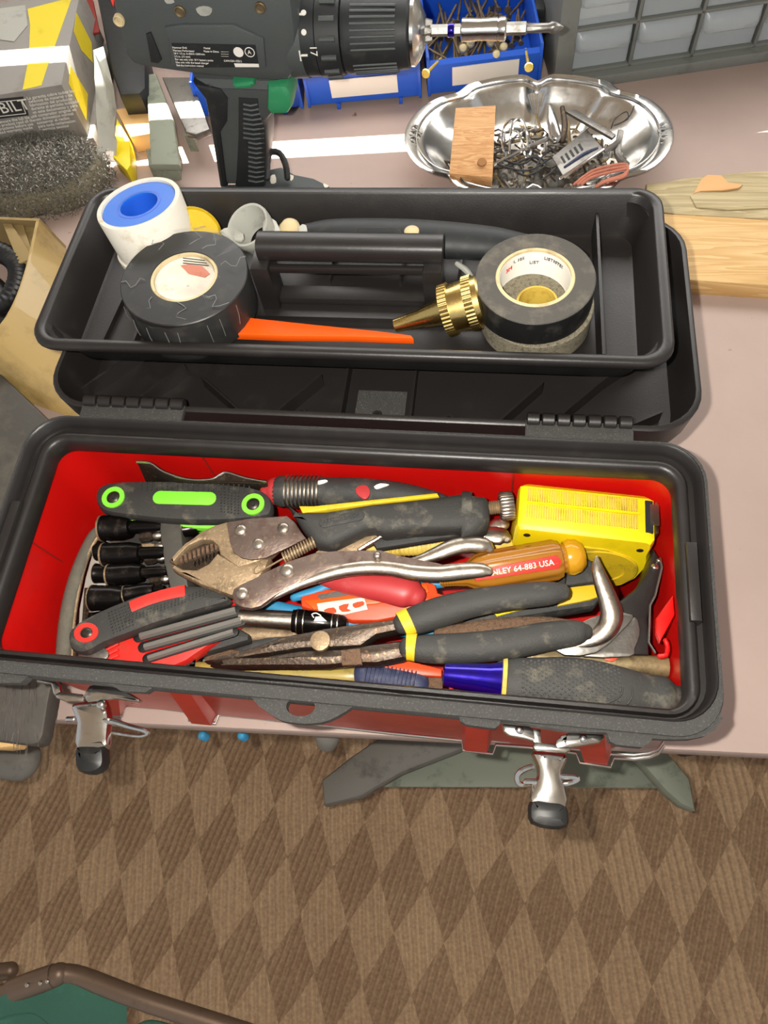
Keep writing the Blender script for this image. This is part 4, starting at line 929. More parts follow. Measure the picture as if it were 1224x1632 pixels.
# --- long nose pliers
t = thing('long_nose_pliers', 'rusty long-nose pliers with dark handles and yellow collars across the front', 'pliers', P(640, 1010, .09))
z = .108
finish('jaw', slab([(322, 1052), (400, 1030), (452, 1012), (520, 999), (580, 990), (640, 983), (648, 994), (640, 1004), (600, 1012), (575, 1030), (540, 1032), (480, 1034), (400, 1046), (345, 1058)], z, .012, .004), 'steel_dark', t)
finish('jaw', slab([(330, 1058), (400, 1045), (480, 1033), (540, 1031), (590, 1024), (640, 1018), (660, 1020), (662, 1042), (640, 1050), (600, 1058), (560, 1058), (520, 1062), (440, 1062), (350, 1063)], z - .001, .012, .005), 'steel_dark', t)
finish('pivot', disc(510, 1021, z + .001, 16, .003, dome=.0006), 'steel_tan', t)
finish('lap_joint', slab([(543, 1036), (574, 1033), (577, 1059), (545, 1060)], z + .0008, .003, .0006), 'rust', t)
finish('handle', tube([(640, 994, z - .002, 17), (660, 989, z - .002, 23), (700, 976, z - .001, 25), (750, 962, z, 23), (810, 952, z + .002, 21), (870, 946, z + .002, 20), (897, 943, z + .002, 14)], n=20, sm=5, flat=.8), 'rubber_grip', t)
finish('handle', tube([(650, 1032, z - .002, 18), (680, 1034, z - .002, 23), (740, 1033, z - .001, 25), (810, 1026, z, 25), (870, 1015, z, 24), (920, 1008, z, 20), (934, 1007, z, 13)], n=20, sm=5, flat=.8), 'rubber_grip', t)
finish('inner_rail', tube([(700, 1012, z - .004, 12), (780, 1000, z - .004, 14), (860, 994, z - .004, 12), (912, 996, z - .004, 8)], n=12, sm=4, flat=.5), 'rust', t)
finish('inner_edge', tube([(700, 1014, z - .001, 2), (780, 1010, z + .002, 2), (860, 999, z + .001, 2)], n=6, sm=3), 'chrome_worn', t)
finish('collar', tube([(640, 996, z - .001, 22), (644, 994, z - .001, 22), (655, 989, z - .001, 23)], n=18, sm=0, flat=.75, rnd=False), 'yellow_dirty', t)
finish('collar', tube([(648, 1031, z - .001, 22), (654, 1031, z - .001, 22), (663, 1032, z - .001, 23)], n=18, sm=0, flat=.75, rnd=False), 'yellow_dirty', t)
# --- front row
t = finish('pale_yellow_handle', tube([(300, 1066, .078, 12), (400, 1072, .080, 15), (500, 1076, .080, 17), (560, 1078, .080, 18), (574, 1080, .080, 13)], n=18, sm=4), 'dusty_yellow', None, 'dusty translucent yellow handle along the front under the long-nose pliers', 'handle')
t = thing('navy_grip', 'navy blue ribbed grip beside the purple shaft at the front', 'grip', P(620, 1085, .06))
finish('core', tube([(578, 1076, .082, 20), (620, 1083, .082, 22), (668, 1090, .082, 20)], n=18, sm=3), 'navy', t)
for k in range(13):
    x = 584 + k * 6.3; A, B = P(x, 1076 + k * 1.05, .082), P(x + 3.2, 1076.6 + k * 1.05, .082); m = mpp(A)
    finish('rib', lathe(A, B, [(0, 20 * m), (.3, 23.5 * m), (.7, 23.5 * m), (1, 20 * m)], 18), 'navy', t)
t = finish('orange_scraper', slab([(600, 1058), (612, 1052), (640, 1050), (704, 1066), (704, 1078), (668, 1076), (600, 1064)], .088, .006, .001), 'orange', None, 'orange plastic tool body poking out under the long-nose pliers', 'tool')
t = finish('steel_lug', slab([(672, 1078), (705, 1080), (706, 1104), (672, 1100)], .083, .010, .001), 'rust', None, 'square rusty steel lug between the navy grip and the purple shaft', 'lug')
t = finish('flat_blade', slab([(776, 1112), (790, 1106), (830, 1112), (850, 1126), (790, 1122)], .092, .003, .0006), 'steel_tan', None, 'small flat steel blade tip under the big black grip', 'blade')
t = finish('red_strip', slab([(700, 1096), (790, 1104), (780, 1120), (705, 1110)], .078, .004, .001), 'dark_red', None, 'dark red strip below the purple shaft', 'strip')
t = thing('steel_pipe', 'rusty steel pipe end with a red paint mark at the front right of the box', 'pipe', P(980, 1060, .05))
A, B = P(840, 1048, .084), P(1065, 1063, .089); m = mpp((A + B) / 2)
finish('tube', lathe(A, B, [(0, 15 * m), (.985, 16 * m), (1, 15 * m), (1, 12 * m), (.9, 11 * m), (.9, .001)], 26), 'pipe', t)
finish('paint_mark', slab([(962, 1047), (976, 1044), (986, 1048), (976, 1054), (966, 1052)], .0945, .0012, .0003, sm=2), 'orange', t)
t = thing('purple_screwdriver', 'screwdriver with a metallic purple collar and a big black diamond-textured grip', 'screwdriver', P(900, 1090, .07))
zz = .110
A, B = P(706, 1075, zz), P(812, 1086, zz); m = mpp((A + B) / 2)
finish('purple_collar', lathe(A, B, [(0, 12 * m), (.03, 18 * m), (.3, 21 * m), (.7, 25 * m), (.9, 30 * m)], 40), 'purple', t)
finish('yellow_ring', lathe(A, B, [(.88, 28 * m), (.89, 34 * m), (.95, 36 * m), (.96, 28 * m)], 40), 'yellow_old', t)
finish('grip', tube([(806, 1086, zz - .001, 36), (822, 1088, zz - .001, 39), (850, 1088, zz - .001, 40), (900, 1092, zz - .001, 45), (945, 1097, zz - .001, 45), (990, 1103, zz - .001, 40), (1030, 1109, zz - .002, 35), (1062, 1112, zz - .002, 33), (1077, 1113, zz - .002, 22)], n=28, sm=5, flat=.72), 'rubber_grip', t)
# raised hexagon pattern and outline on the grip
b = NB()
KS = [(806, 1086, 36), (822, 1088, 39), (850, 1088, 40), (900, 1092, 45), (945, 1097, 45), (990, 1103, 40), (1030, 1109, 35), (1090, 1115, 30)]
def gz(x, y):
    ks = [(806, 1086, 36), (822, 1088, 39), (850, 1088, 40), (900, 1092, 45), (945, 1097, 45), (990, 1103, 40), (1030, 1109, 35), (1090, 1115, 30)]
    for a_, b_ in zip(ks, ks[1:]):
        if a_[0] <= x <= b_[0]: f = (x - a_[0]) / (b_[0] - a_[0]); cx = a_[1] + (b_[1] - a_[1]) * f; r = a_[2] + (b_[2] - a_[2]) * f
    q = max(0, 1 - ((y - 2 - cx) / r) ** 2)
    return zz - .001 + math.sqrt(q) * r * .72 * m + .0002
for i in range(26):
    for j in range(11):
        x = 832 + i * 6; y = 1062 + j * 6 + (3 if i % 2 else 0) + (x - 850) * .10
        cx = 1088 + (x - 850) * .12
        if abs(y - cx) > 30: continue
        tt = (y - cx) / 34; q0 = P(x, cx, zz - .001); rr_ = 43 * mpp(q0)
        if not -1 < tt < 1: continue
        for a_, b_ in zip(KS, KS[1:]):
            if a_[0] <= x <= b_[0]: f = (x - a_[0]) / (b_[0] - a_[0]); q0 = P(x, a_[1] + (b_[1] - a_[1]) * f, zz - .001); rr_ = (a_[2] + (b_[2] - a_[2]) * f) * mpp(q0)
        c = q0 + Vector((0, -tt * rr_, math.sqrt(1 - tt * tt) * rr_ * .72 + .0001)); mm = mpp(c)
        L_ = [[c + Vector((math.cos(a) * r * mm, math.sin(a) * r * mm, dz)) for a in [math.pi / 3 * k for k in range(6)]] for r, dz in ((2.6, -.001), (2.1, .0004))]
        loft(b, L_)
finish('grip_scales', b, 'rubber_grip', t, kind='stuff')
for pts in ([(990, 1078), (1006, 1090), (1008, 1108), (1000, 1122)], [(900, 1120), (950, 1124), (985, 1112), (992, 1096), (980, 1084)]):
    finish('grip_line', tube([(x, y, gz(x, y), 1.6) for x, y in pts], n=6, sm=3), 'rubber_grip', t)
# ============================================================ BACK OF THE BENCH
ZOFF = 0.0
# --- drill (standing; its side faces the camera, plane y = yd)
yd = .497
def side(pts, y0, th, bev=.004, sm=0):
    pts = [PY(x, y, y0) for x, y in (cr(pts, sm) if sm else pts)]
    return slabW(pts, th, bev, up=Vector((0, -1, 0)))
t = thing('cordless_drill', 'dark grey cordless drill with a green trigger standing behind the toolbox', 'drill', (-.13, yd + .03, .0))
finish('motor_housing', side([(172, -40), (178, 20), (188, 60), (196, 92), (210, 108), (230, 114), (300, 124), (380, 132), (440, 136), (462, 134), (470, 120), (474, 60), (462, -40)], yd, .058, .010), 'drill_black', t)
finish('side_panel', side([(268, 62), (272, 104), (290, 108), (410, 112), (424, 108), (420, 62), (398, 52), (372, 40), (290, 40), (262, 44)], yd - .0025, .004, .0015), 'drill_black', t)
finish('vent', side([(232, 55), (240, 52), (258, 96), (252, 102), (240, 100)], yd - .0015, .003, .001), 'drill_dark', t)
finish('rating_label', side([(273, 69), (407, 72), (413, 107), (300, 108), (284, 101)], yd - .0030, .0004, 0), 'drill_dark', t, label='black printed rating label')
def stext(s, x, y, size, m='paper_white', x2=None, y2=None, yy=.0031, al='LEFT'):
    o = PY(x, y, yd - yy); d = (PY(x2 or x + 50, y2 if y2 is not None else y + 1.5, yd - yy) - o)
    return text(s, o, d, (0, -1, 0), size, m, t, align=al)
for i, s in enumerate(('Hammer Drill', 'Marteau Perforateur', '18 V 1/2 in. 0-450/0-1500/min', '1/2 in. (13 mm)', 'For use only with 18 V battery packs', 'Use only with the listed charger', 'See the instruction manual')):
    stext(s, 275 + i * 1.1, 77 + i * 4.7, .0021)
stext('Model', 325, 78, .0021); stext('Made in China', 325, 83, .0021); stext('CAN/CSA C22.2', 357, 98, .0021)
for i in range(3): stext('_______', 352, 82 + i * 3.6, .0018)
for cx, s in ((380, ''), (398, 'A')):
    c = PY(cx, 83, yd - .0031); b = ringlathe(c, c + Vector((0, -.0003, 0)), .0034 if s else .0001, .0040, 24, .00005); finish('symbol_ring', b, 'paper_white', t)
stext('A', 395, 86, .0045); finish('barcode', side([(373, 101), (412, 102), (413, 107), (375, 107)], yd - .0032, .0003, 0), 'paper_white', t)
for x, y, r in ((190, 32, 9), (287, 17, 9), (415, 11, 9)):
    c = PY(x, y, yd); mm = mpp(c); finish('screw_well', lathe(c + Vector((0, .002, 0)), c + Vector((0, -.0022, 0)), [(0, r * mm), (.9, r * mm), (1, r * .85 * mm), (.7, r * .6 * mm), (.7, .0003)], 20), 'cream' if x < 200 else 'nail', t)
for q in ([(312, 14), (325, 10), (338, 14), (334, 24), (320, 25)], [(262, -2), (272, -4), (278, 4), (266, 6)]): finish('paint_scuff', side(q, yd - .0006, .0008, 0, sm=2), 'cloudy', t)
# handle, grip, trigger
finish('handle_shell', side([(300, 124), (318, 140), (328, 165), (335, 205), (342, 250), (350, 300), (420, 300), (424, 240), (424, 200), (440, 182), (452, 150), (462, 134), (440, 128)], yd + .009, .040, .010), 'drill_black', t)
finish('rear_grip', side([(306, 134), (352, 142), (364, 158), (363, 196), (352, 214), (362, 300), (350, 300), (342, 250), (334, 200), (326, 160)], yd + .007, .040, .004), 'drill_dark', t)
finish('front_grip', side([(378, 156), (412, 158), (414, 186), (424, 206), (426, 240), (422, 300), (374, 300), (378, 220)], yd + .007, .040, .004), 'drill_dark', t)
for k in range(17):
    y = 166 + k * 7.6; x0 = 388 if k < 8 else 396
    x1 = 410 + min(k, 5) * 2.2
    finish('grip_rib', sweepW([PY(x0, y, yd + .0065), PY((x0 + x1) / 2, y + 2.5, yd + .006), PY(x1, y, yd + .0085)], [.0011] * 3, 6), 'drill_black', t)
finish('trigger', side([(425, 138), (456, 138), (464, 150), (466, 172), (458, 184), (432, 185), (424, 176)], yd + .005, .032, .005), 'drill_green', t)
finish('direction_switch', side([(369, 134), (404, 129), (406, 137), (400, 142), (374, 144)], yd + .004, .03, .003), 'drill_green', t)
# chuck and collars: lathes along x
ax_z = PY(600, 30, yd + .03).z - .012
def lx(x): return PY(x, 60, yd + .004).x
def cyl(x0, x1, prof, m, name, n=48, **k):
    A = Vector((lx(x0), yd + .032, ax_z)); B = Vector((lx(x1), yd + .032, ax_z)); return finish(name, lathe(A, B, prof, n, **k), m, t)
cz = PY(500, 50, yd + .032).z
ax_z = cz - .002
Rb = .030
cyl(440, 476, [(0, .026), (.3, Rb + .001), (1, Rb + .001)], 'drill_black', 'gear_case')
cyl(470, 500, [(0, .024), (.05, Rb), (.95, Rb), (1, .026)], 'drill_dark', 'mode_collar')
cyl(498, 540, [(0, .022), (.05, Rb + .0005), (.5, Rb), (.95, Rb - .001), (1, .022)], 'drill_dark', 'torque_collar')
for k in range(14):
    a = 2 * math.pi * k / 14; A = Vector((lx(508), yd + .032 + math.cos(a) * (Rb - .0002), ax_z + math.sin(a) * (Rb - .0002))); B = A + Vector((.012, 0, 0))
    finish('collar_ridge', sweepW([A, B], [.0022, .0022], 8), 'drill_black', t)
cyl(538, 655, [(0, .02), (.02, Rb - .002), (.08, Rb - .001), (.6, Rb - .0025), (.92, Rb - .004), (1, .021)], 'drill_dark', 'chuck_sleeve', 96)
for k in range(40):
    a = 2 * math.pi * k / 40
    if k % 10 in (0, 1): continue
    y_, z_ = math.cos(a), math.sin(a)
    finish('sleeve_ridge', sweepW([Vector((lx(556), yd + .032 + y_ * (Rb - .0016), ax_z + z_ * (Rb - .0016))), Vector((lx(628), yd + .032 + y_ * (Rb - .0028), ax_z + z_ * (Rb - .0028)))], [.0010, .0010], 6), 'drill_black', t)
cyl(650, 672, [(0, .0245), (.25, .0245), (.6, .020), (1, .011), (1, .001)], 'chrome', 'chuck_nose')
for k in range(3):
    a = 2 * math.pi * k / 3 + .5; A = Vector((lx(668), yd + .032 + math.cos(a) * .006, ax_z + math.sin(a) * .006)); finish('chuck_jaw', lathe(A, A + Vector((.007, 0, 0)), [(0, .0042), (1, .0022)], 5), 'steel_grey', t)
def dotlab(ang, x, s, size):
    a = math.radians(ang); rr = Rb + .0013
    o = Vector((lx(x), yd + .032 - math.sin(a) * rr, ax_z + math.cos(a) * rr)); n = Vector((0, -math.sin(a), math.cos(a)))
    text(s, o, n.cross(Vector((1, 0, 0))) * -1, n, size, 'paper_white', t, align='CENTER')
dotlab(78, 492, '17', .0080)
for a_ in (55, 30): 
    a = math.radians(a_); o = Vector((lx(484), yd + .032 - math.sin(a) * (Rb + .0001), ax_z + math.cos(a) * (Rb + .0001))); n = Vector((0, -math.sin(a), math.cos(a)))
    finish('white_dot', lathe(o, o + n * .0006, [(0, .0022), (1, .002)], 14), 'paper_white', t)
for a_ in (85, 32):
    a = math.radians(a_); o = Vector((lx(474), yd + .032 - math.sin(a) * (Rb + .0003), ax_z + math.cos(a) * (Rb + .0003))); n = Vector((0, -math.sin(a), math.cos(a))); u_ = Vector((0, -math.cos(a), -math.sin(a)))
    finish('arrow_mark', sweepW([o - u_ * .004, o + u_ * .004], [.0009, .0009], 6), 'paper_white', t); finish('arrow_mark', sweepW([o, o + Vector((.006, 0, 0))], [.0009, .0009], 6), 'paper_white', t)
# foot battery
finish('battery', slab([(338, 322), (352, 292), (420, 290), (428, 268), (448, 264), (470, 276), (500, 282), (524, 294), (560, 330), (540, 345), (350, 345)], .045, .044, .004), 'drill_black', t)
finish('belt_hook', tube([(426, 284, .062, 5), (428, 246, .066, 5), (445, 244, .066, 5), (455, 262, .060, 5), (458, 284, .050, 5)], n=8, sm=3), 'drill_dark', t)
for q in ([(430, 282), (438, 278), (440, 290), (432, 292)], [(456, 278), (468, 280), (464, 288)], [(515, 292), (524, 296), (518, 299)]): finish('paint_scuff', slab(q, .0455, .0006, sm=2), 'white_dirty', t)
# bit holder in the chuck
t = thing('screwdriver_bit', 'magnetic bit holder with a phillips bit held in the drill chuck', 'bit', Vector((.05, yd + .032, ax_z - .005)))
def cyl2(x0, x1, prof, m, name, n=24):
    A = Vector((lx(x0), yd + .032, ax_z)); B = Vector((lx(x1), yd + .032, ax_z)); return finish(name, lathe(A, B, prof, n), m, t)
cyl2(680, 735, [(0, .0042), (1, .0042)], 'steel_grey', 'hex_shank', 6)
cyl2(709, 720, [(0, .0046), (.1, .005), (.9, .005), (1, .0046)], 'purple', 'blue_band')
cyl2(730, 796, [(0, .0055), (.04, .0082), (.5, .0076), (.92, .0082), (.93, .0074), (1, .0074)], 'chrome', 'sleeve')
cyl2(792, 806, [(0, .0078), (.3, .0085), (.8, .0085), (1, .007)], 'chrome', 'lip')
cyl2(800, 840, [(0, .0046), (.95, .0046), (1, .0036)], 'steel_grey', 'hex_bit', 6)
cyl2(838, 900, [(0, .0034), (.62, .0034), (.68, .0044), (.8, .0038), (.94, .0018), (1, .0006)], 'steel_grey', 'cross_tip', 8)

# --- silver bowl with scalloped rim
bc = (P(645, 222, .03) + P(1071, 215, .03)) / 2; BR = (P(1071, 215, .03) - P(645, 222, .03)).length / 2; by = .083
bowl = thing('silver_bowl', 'shiny scalloped silver serving bowl full of small hardware on the bench', 'bowl', (bc.x, bc.y, 0))
def bowl_r(a):
    ca, sa = math.cos(a), math.sin(a)
    e = 1 / math.sqrt((ca / 1.0) ** 2 + (sa / .68) ** 2)
    lob = 1 + .05 * math.cos(2 * a) * 0 
    notch = -.13 * math.exp(-((a - math.pi / 2) / .10) ** 2) - .13 * math.exp(-((a - 3 * math.pi / 2) / .10) ** 2)
    sh = -.07 * math.exp(-((abs(math.cos(a)) - .80) / .07) ** 2)
    return e * (1 + notch + sh) * BR
n = 96; loops = []
for f, z in ((.0, .006), (.45, .005), (.62, .008), (.76, .020), (.84, .030), (.88, .033), (.93, .0335), (.97, .036), (1.0, .0345), (.985, .032), (.93, .031), (.87, .030), (.82, .027), (.74, .017), (.6, .004), (.45, .001), (0, .001)):
    f = max(f, .01)
    loops.append([Vector((bc.x + math.cos(a) * (bowl_r(a) if f > .6 else BR * (1 / math.sqrt(math.cos(a) ** 2 + (math.sin(a) / .68) ** 2))) * f, bc.y + math.sin(a) * (bowl_r(a) if f > .6 else BR * (1 / math.sqrt(math.cos(a) ** 2 + (math.sin(a) / .68) ** 2))) * f, z)) for a in [2 * math.pi * k / n for k in range(n)]])
finish('dish', loft(NB(), loops), 'chrome', bowl, smooth=60)
for rr_, zz_ in ((.905, .0345),):
    finish('bead', sweepW([Vector((bc.x + math.cos(a) * bowl_r(a) * rr_, bc.y + math.sin(a) * bowl_r(a) * rr_, zz_)) for a in [2 * math.pi * k / 95.0 for k in range(96)]], [.0012] * 96, 6), 'chrome', bowl)
for sx in (-1, 1):
    for dy, q in ((.008, 1), (-.008, 1), (0, 1.6)):
        cpt = Vector((bc.x + sx * BR * .93, bc.y + dy, .035)); pts = [cpt + Vector((math.cos(a) * .005 * q * (1 - k * .08), math.sin(a) * .005 * (1 - k * .08), 0)) for k, a in enumerate([i * .7 for i in range(9)])]
        finish('scroll', sweepW(pts, [.001] * 9, 6), 'chrome', bowl)
for px_, py_ in ((855, 160), ): 
    for k in (-1, 0, 1):
        A = P(px_ + k * 8, 150, .034); B = P(px_ + k * 3, 182, .024); finish('petal', sweepW([A, (A + B) / 2, B], [.004, .0028, .001], 10, flat=.6), 'chrome', bowl)
# contents of the bowl
def it(name, lab, cat, bm, m, grp=None): return finish(name, bm, m, None, lab, cat, grp)
t = thing('wood_block', 'square cut block of knotty pine standing in the silver bowl', 'block', P(750, 270, .01))
q_ = [P(726, 172, .062), P(790, 168, .062), P(785, 283, .040), P(716, 276, .040)]
nrm = (q_[1] - q_[0]).cross(q_[3] - q_[0]).normalized()
if nrm.z < 0: nrm = -nrm
finish('block', slabW(q_, .016, .0004, up=nrm), 'wood_block', t)
kc = P(768, 258, .0465)
finish('knot', lathe(kc - nrm * .001, kc + nrm * .0004, [(0, .0045), (1, .004)], 20), 'knot', t)
R_ = random.Random(5)
it('split_ring', 'loop of bundled silver key rings beside the pine block', 'ring', sweepW([P(x, y, .035 + .004 * math.sin(i)) for i, (x, y) in enumerate(cr([(805, 250), (800, 215), (812, 192), (835, 196), (842, 225), (846, 243), (838, 250), (828, 215), (815, 210), (812, 245)], 4, False))], [.0013] * 37, 8), 'chrome')
it('split_ring', 'second silver wire loop crossing the key rings in the bowl', 'ring', sweepW([P(x, y, .038) for x, y in cr([(812, 240), (816, 200), (828, 190), (838, 205), (842, 235)], 4, False)], [.0012] * 17, 8), 'chrome')
it('long_clip', 'long silver spring clip slanting across the middle of the bowl', 'clip', tube([(788, 262, .034, 3), (840, 236, .036, 3.5), (880, 218, .038, 3)], n=8, sm=2), 'chrome')
it('tube_clip', 'upright shiny silver clip in the middle of the bowl', 'clip', tube([(876, 170, .050, 5), (880, 195, .046, 9), (886, 222, .040, 10)], n=14, sm=3), 'chrome')
it('tube_clip', 'dark steel clip beside the upright silver clip', 'clip', tube([(896, 172, .048, 4), (900, 200, .044, 5), (896, 225, .040, 5)], n=10, sm=3), 'steel_dark')
t = thing('slotted_holder', 'small slotted silver card holder plate lying in the bowl', 'plate', P(915, 250, .03))
finish('plate', slab([(880, 250), (935, 205), (962, 238), (900, 284)], .040, .0015, .0004), 'steel_grey', t)
for k in range(5): finish('slot', slab([(893 + k * 7, 250 - k * 5), (896 + k * 7, 248 - k * 5), (902 + k * 7, 258 - k * 5), (899 + k * 7, 260 - k * 5)], .0404, .0006), 'drill_dark', t)
finish('blue_stripe', tube([(900, 266, .0405, 2), (930, 246, .0405, 3), (952, 236, .0405, 2)], n=6, sm=2), 'navy', t)
it('silver_bar', 'thin bright silver bar at the front of the slotted plate', 'bar', tube([(892, 285, .040, 2.2), (962, 238, .042, 2.2)], n=8, sm=0), 'chrome')
it('steel_bar', 'flat steel channel leaning from the middle to the right side of the bowl', 'bar', slab([(900, 176), (918, 174), (982, 214), (976, 220)], .046, .003, .0005), 'steel_grey')
it('latch_hook', 'small grey hook with a spring on the right of the bowl', 'hook', tube([(965, 240, .038, 4), (985, 226, .042, 5), (990, 208, .044, 5), (984, 246, .036, 6), (1000, 262, .034, 4)], n=8, sm=3), 'steel_grey')
it('black_wire', 'curly black wire sticking up over the right side of the bowl', 'wire', tube([(974, 205, .045, .9), (980, 190, .05, .9), (998, 178, .052, .9), (1000, 190, .05, .9), (978, 200, .048, .9), (990, 196, .05, .9), (1004, 184, .054, .9), (1011, 168, .058, .9)], n=6, sm=4), 'drill_dark')
for i, pts in enumerate(([(790, 250), (830, 262), (850, 245), (800, 240), (786, 258), (840, 272), (880, 250)], [(806, 268), (850, 250), (870, 262), (840, 280), (816, 268)], [(850, 285), (860, 255), (880, 240), (890, 262), (864, 286)])):
    it('cable', ['tangled black cable left of the slotted plate', 'second loop of black cable near the pine block', 'black cable loop rising from the front of the bowl'][i], 'cable', tube([(x, y, .034 + .003 * (k % 2), 1.6) for k, (x, y) in enumerate(pts)], n=6, sm=4), 'drill_dark')
cp = NB()
for k in range(3): tube([(915 + k * 6, 294, .036, 2.3), (945, 272 + k * 5, .040, 2.3), (985, 262 + k * 5, .042, 2.3), (1000, 264 + k * 3, .042, 2.3), (994, 278 + k * 2, .040, 2.3), (965, 288 + k, .038, 2.3), (950, 297, .034, 2.3)], n=8, sm=4, bm=cp)
it('copper_cord', 'loops of copper coloured cord at the front right of the bowl', 'cord', cp, 'copper')
# many small screws, nuts and pins filling the bowl: each its own object
pins = NB()
grp = 'small hardware in the silver bowl'
kinds = []
def pin_mesh(k):
    A = Vector((0, 0, 0)); B = Vector((.016 + .004 * k, 0, 0))
    if k == 0: return lathe(A, B, [(0, .003), (.1, .003), (.12, .0014), (1, .0010)], 10), 'steel_grey'
    if k == 1: return ringlathe(A, Vector((0, 0, .002)), .0022, .0048, 6, .0002), 'chrome_worn'
    if k == 2: return lathe(A, B, [(0, .0022), (.15, .0022), (.15, .0012), (1, .0012)], 10), 'pipe'
    return sweepW([A, Vector((.008, .003, .001)), Vector((.014, -.001, 0)), B], [.0009] * 4, 6), 'steel_dark'
protos = []
for k in range(4):
    bm, mm = pin_mesh(k); me = bpy.data.meshes.new('hardware'); bmesh.ops.recalc_face_normals(bm, faces=bm.faces); bm.to_mesh(me); bm.free(); me.materials.append(m_(mm))
    for p in me.polygons: p.use_smooth = True
    me.set_sharp_from_angle(angle=.7); protos.append(me)
NM = ['screw', 'hex_nut', 'brass_screw', 'wire_pin']
LB = ['small steel screw in the heap of hardware in the silver bowl', 'small steel nut in the heap of hardware in the silver bowl', 'small brass screw in the heap of hardware in the silver bowl', 'thin dark wire pin in the heap of hardware in the silver bowl']
for i in range(130):
    k = R_.choice((0, 0, 1, 1, 2, 3, 3)); a = R_.uniform(0, 2 * math.pi); r = math.sqrt(R_.uniform(0, 1)) * .58
    o = bpy.data.objects.new(NM[k], protos[k]); COL.objects.link(o)
    x = bc.x + .008 + math.cos(a) * BR * r; y = bc.y - .012 + math.sin(a) * BR * r * .62
    o.location = (x, y, .010 + R_.uniform(0, .018) * (1 - r * .8)); o.rotation_euler = (R_.uniform(-.4, .4), R_.uniform(-.35, .35), R_.uniform(0, 6.28))
    s = R_.uniform(.8, 1.5); o.scale = (s, s, s); o['label'] = LB[k]; o['category'] = 'hardware'; o['group'] = NM[k].replace('_', ' ') + 's ' + grp

# --- planks on the right
t = thing('pine_plank', 'pale yellow pine board lying on the bench to the right of the lid', 'plank', P(1180, 400, 0))
finish('board', slab([(1040, 338), (1068, 341), (1160, 346), (1300, 356), (1300, 458), (1224, 454), (1100, 446), (1040, 442)], .018, .018, .001), 'plank_pine', t)
t = thing('weathered_plank', 'greyish split weathered board lying behind the pine board', 'plank', P(1180, 310, 0))
finish('board', slab([(1030, 292), (1062, 289), (1090, 283), (1150, 277), (1190, 273), (1300, 266), (1300, 352), (1160, 345), (1068, 340), (1030, 334)], .019, .019, .002), 'plank_grey', t)
finish('torn_wood', slab([(1118, 285), (1128, 278), (1150, 279), (1160, 290), (1184, 294), (1178, 299), (1150, 303), (1118, 304), (1106, 308), (1112, 296)], .0212, .002, .0006), 'pine_end', t, label='torn orange-brown patch')
finish('splinter', slab([(1100, 312), (1106, 306), (1160, 306), (1300, 300), (1300, 330), (1224, 331), (1160, 334), (1110, 330)], .0205, .0015, .0005), 'plank_grey', t)

# --- parts organiser cabinet with clear drawers
f0 = P(903, 140, 0); f1 = P(1224, 92, 0); fx = (f1 - f0).normalized(); fn = Vector((fx.y, -fx.x, 0)); ux = Vector((0, 0, 1))
def cb(x, d, z): return f0 + fx * x - fn * d + UPV * z
def cbox(x0, x1, d0, d1, z0_, z1_, bev=.0008):
    top = [cb(x0, d0, z1_), cb(x1, d0, z1_), cb(x1, d1, z1_), cb(x0, d1, z1_)]
    return slabW(top, z1_ - z0_, bev)
t = thing('parts_cabinet', 'grey small-parts cabinet with clear plastic drawers at the back of the bench', 'cabinet', cb(.2, .06, 0))
finish('base', cbox(-.004, .44, -.006, .14, 0, .012, .002), 'cab_grey', t)
finish('side_panel', cbox(-.016, .002, -.004, .14, 0, .20, .005), 'cab_grey', t)
finish('back', cbox(0, .44, .10, .14, .01, .20), 'cab_grey', t)
dw, dh, z00 = .0655, .0455, .016
for r in range(4): finish('shelf', cbox(0, .44, .003, .13, z00 + r * dh - .004, z00 + r * dh - .001, .0005), 'cab_grey', t)
for c_ in range(1, 7): finish('divider', cbox(c_ * dw - .0015, c_ * dw + .0015, .003, .13, .012, .20, .0005), 'cab_grey', t)
for r in range(3):
    for c_ in range(5):
        x0, x1 = c_ * dw + .0035, (c_ + 1) * dw - .0035; zz0, zz1 = z00 + r * dh, z00 + (r + 1) * dh - .005
        bm = NB()
        bb = cbox(x0, x1, .0065, .085, zz0, zz0 + .0015, .0003); me_ = bpy.data.meshes.new('x'); bb.to_mesh(me_); bb.free(); bm.from_mesh(me_)
        for args in ((x0, x1, .0065, .0082, zz0, zz1), (x0, x0 + .0015, .0065, .085, zz0, zz1 - .004), (x1 - .0015, x1, .0065, .085, zz0, zz1 - .004)):
            bb = cbox(*args, .0003); bb.to_mesh(me_); bb.free(); bm.from_mesh(me_)
        dr = finish('drawer', bm, 'drawer_clear', t)
        # curved pull lip across the upper half of the drawer front
        pr2 = [(0, zz1), (-.004, zz1 - .003), (-.008, zz1 - .010), (-.009, zz1 - .017), (-.006, zz1 - .020), (-.0045, zz1 - .0195), (-.0072, zz1 - .0165), (-.0062, zz1 - .010), (-.003, zz1 - .005), (.0, zz1 - .003)]
        L = []
        for f in (0, .02, .1, .5, .9, .98, 1):
            k = 1 if .05 < f < .95 else (.55 if f in (.02, .98) else .1)
            L.append([cb(x0 + (x1 - x0) * f, .0065 + d * k, z) for d, z in pr2])
        finish('pull', loft(NB(), L), 'drawer_clear', dr)
# white card in the upper drawer nearest the bowl
it('white_card', 'white paper packet inside the upper left drawer of the parts cabinet', 'packet', cbox(.006, .056, .012, .05, z00 + dh + .003, z00 + 2 * dh - .008, .002), 'paper_white')

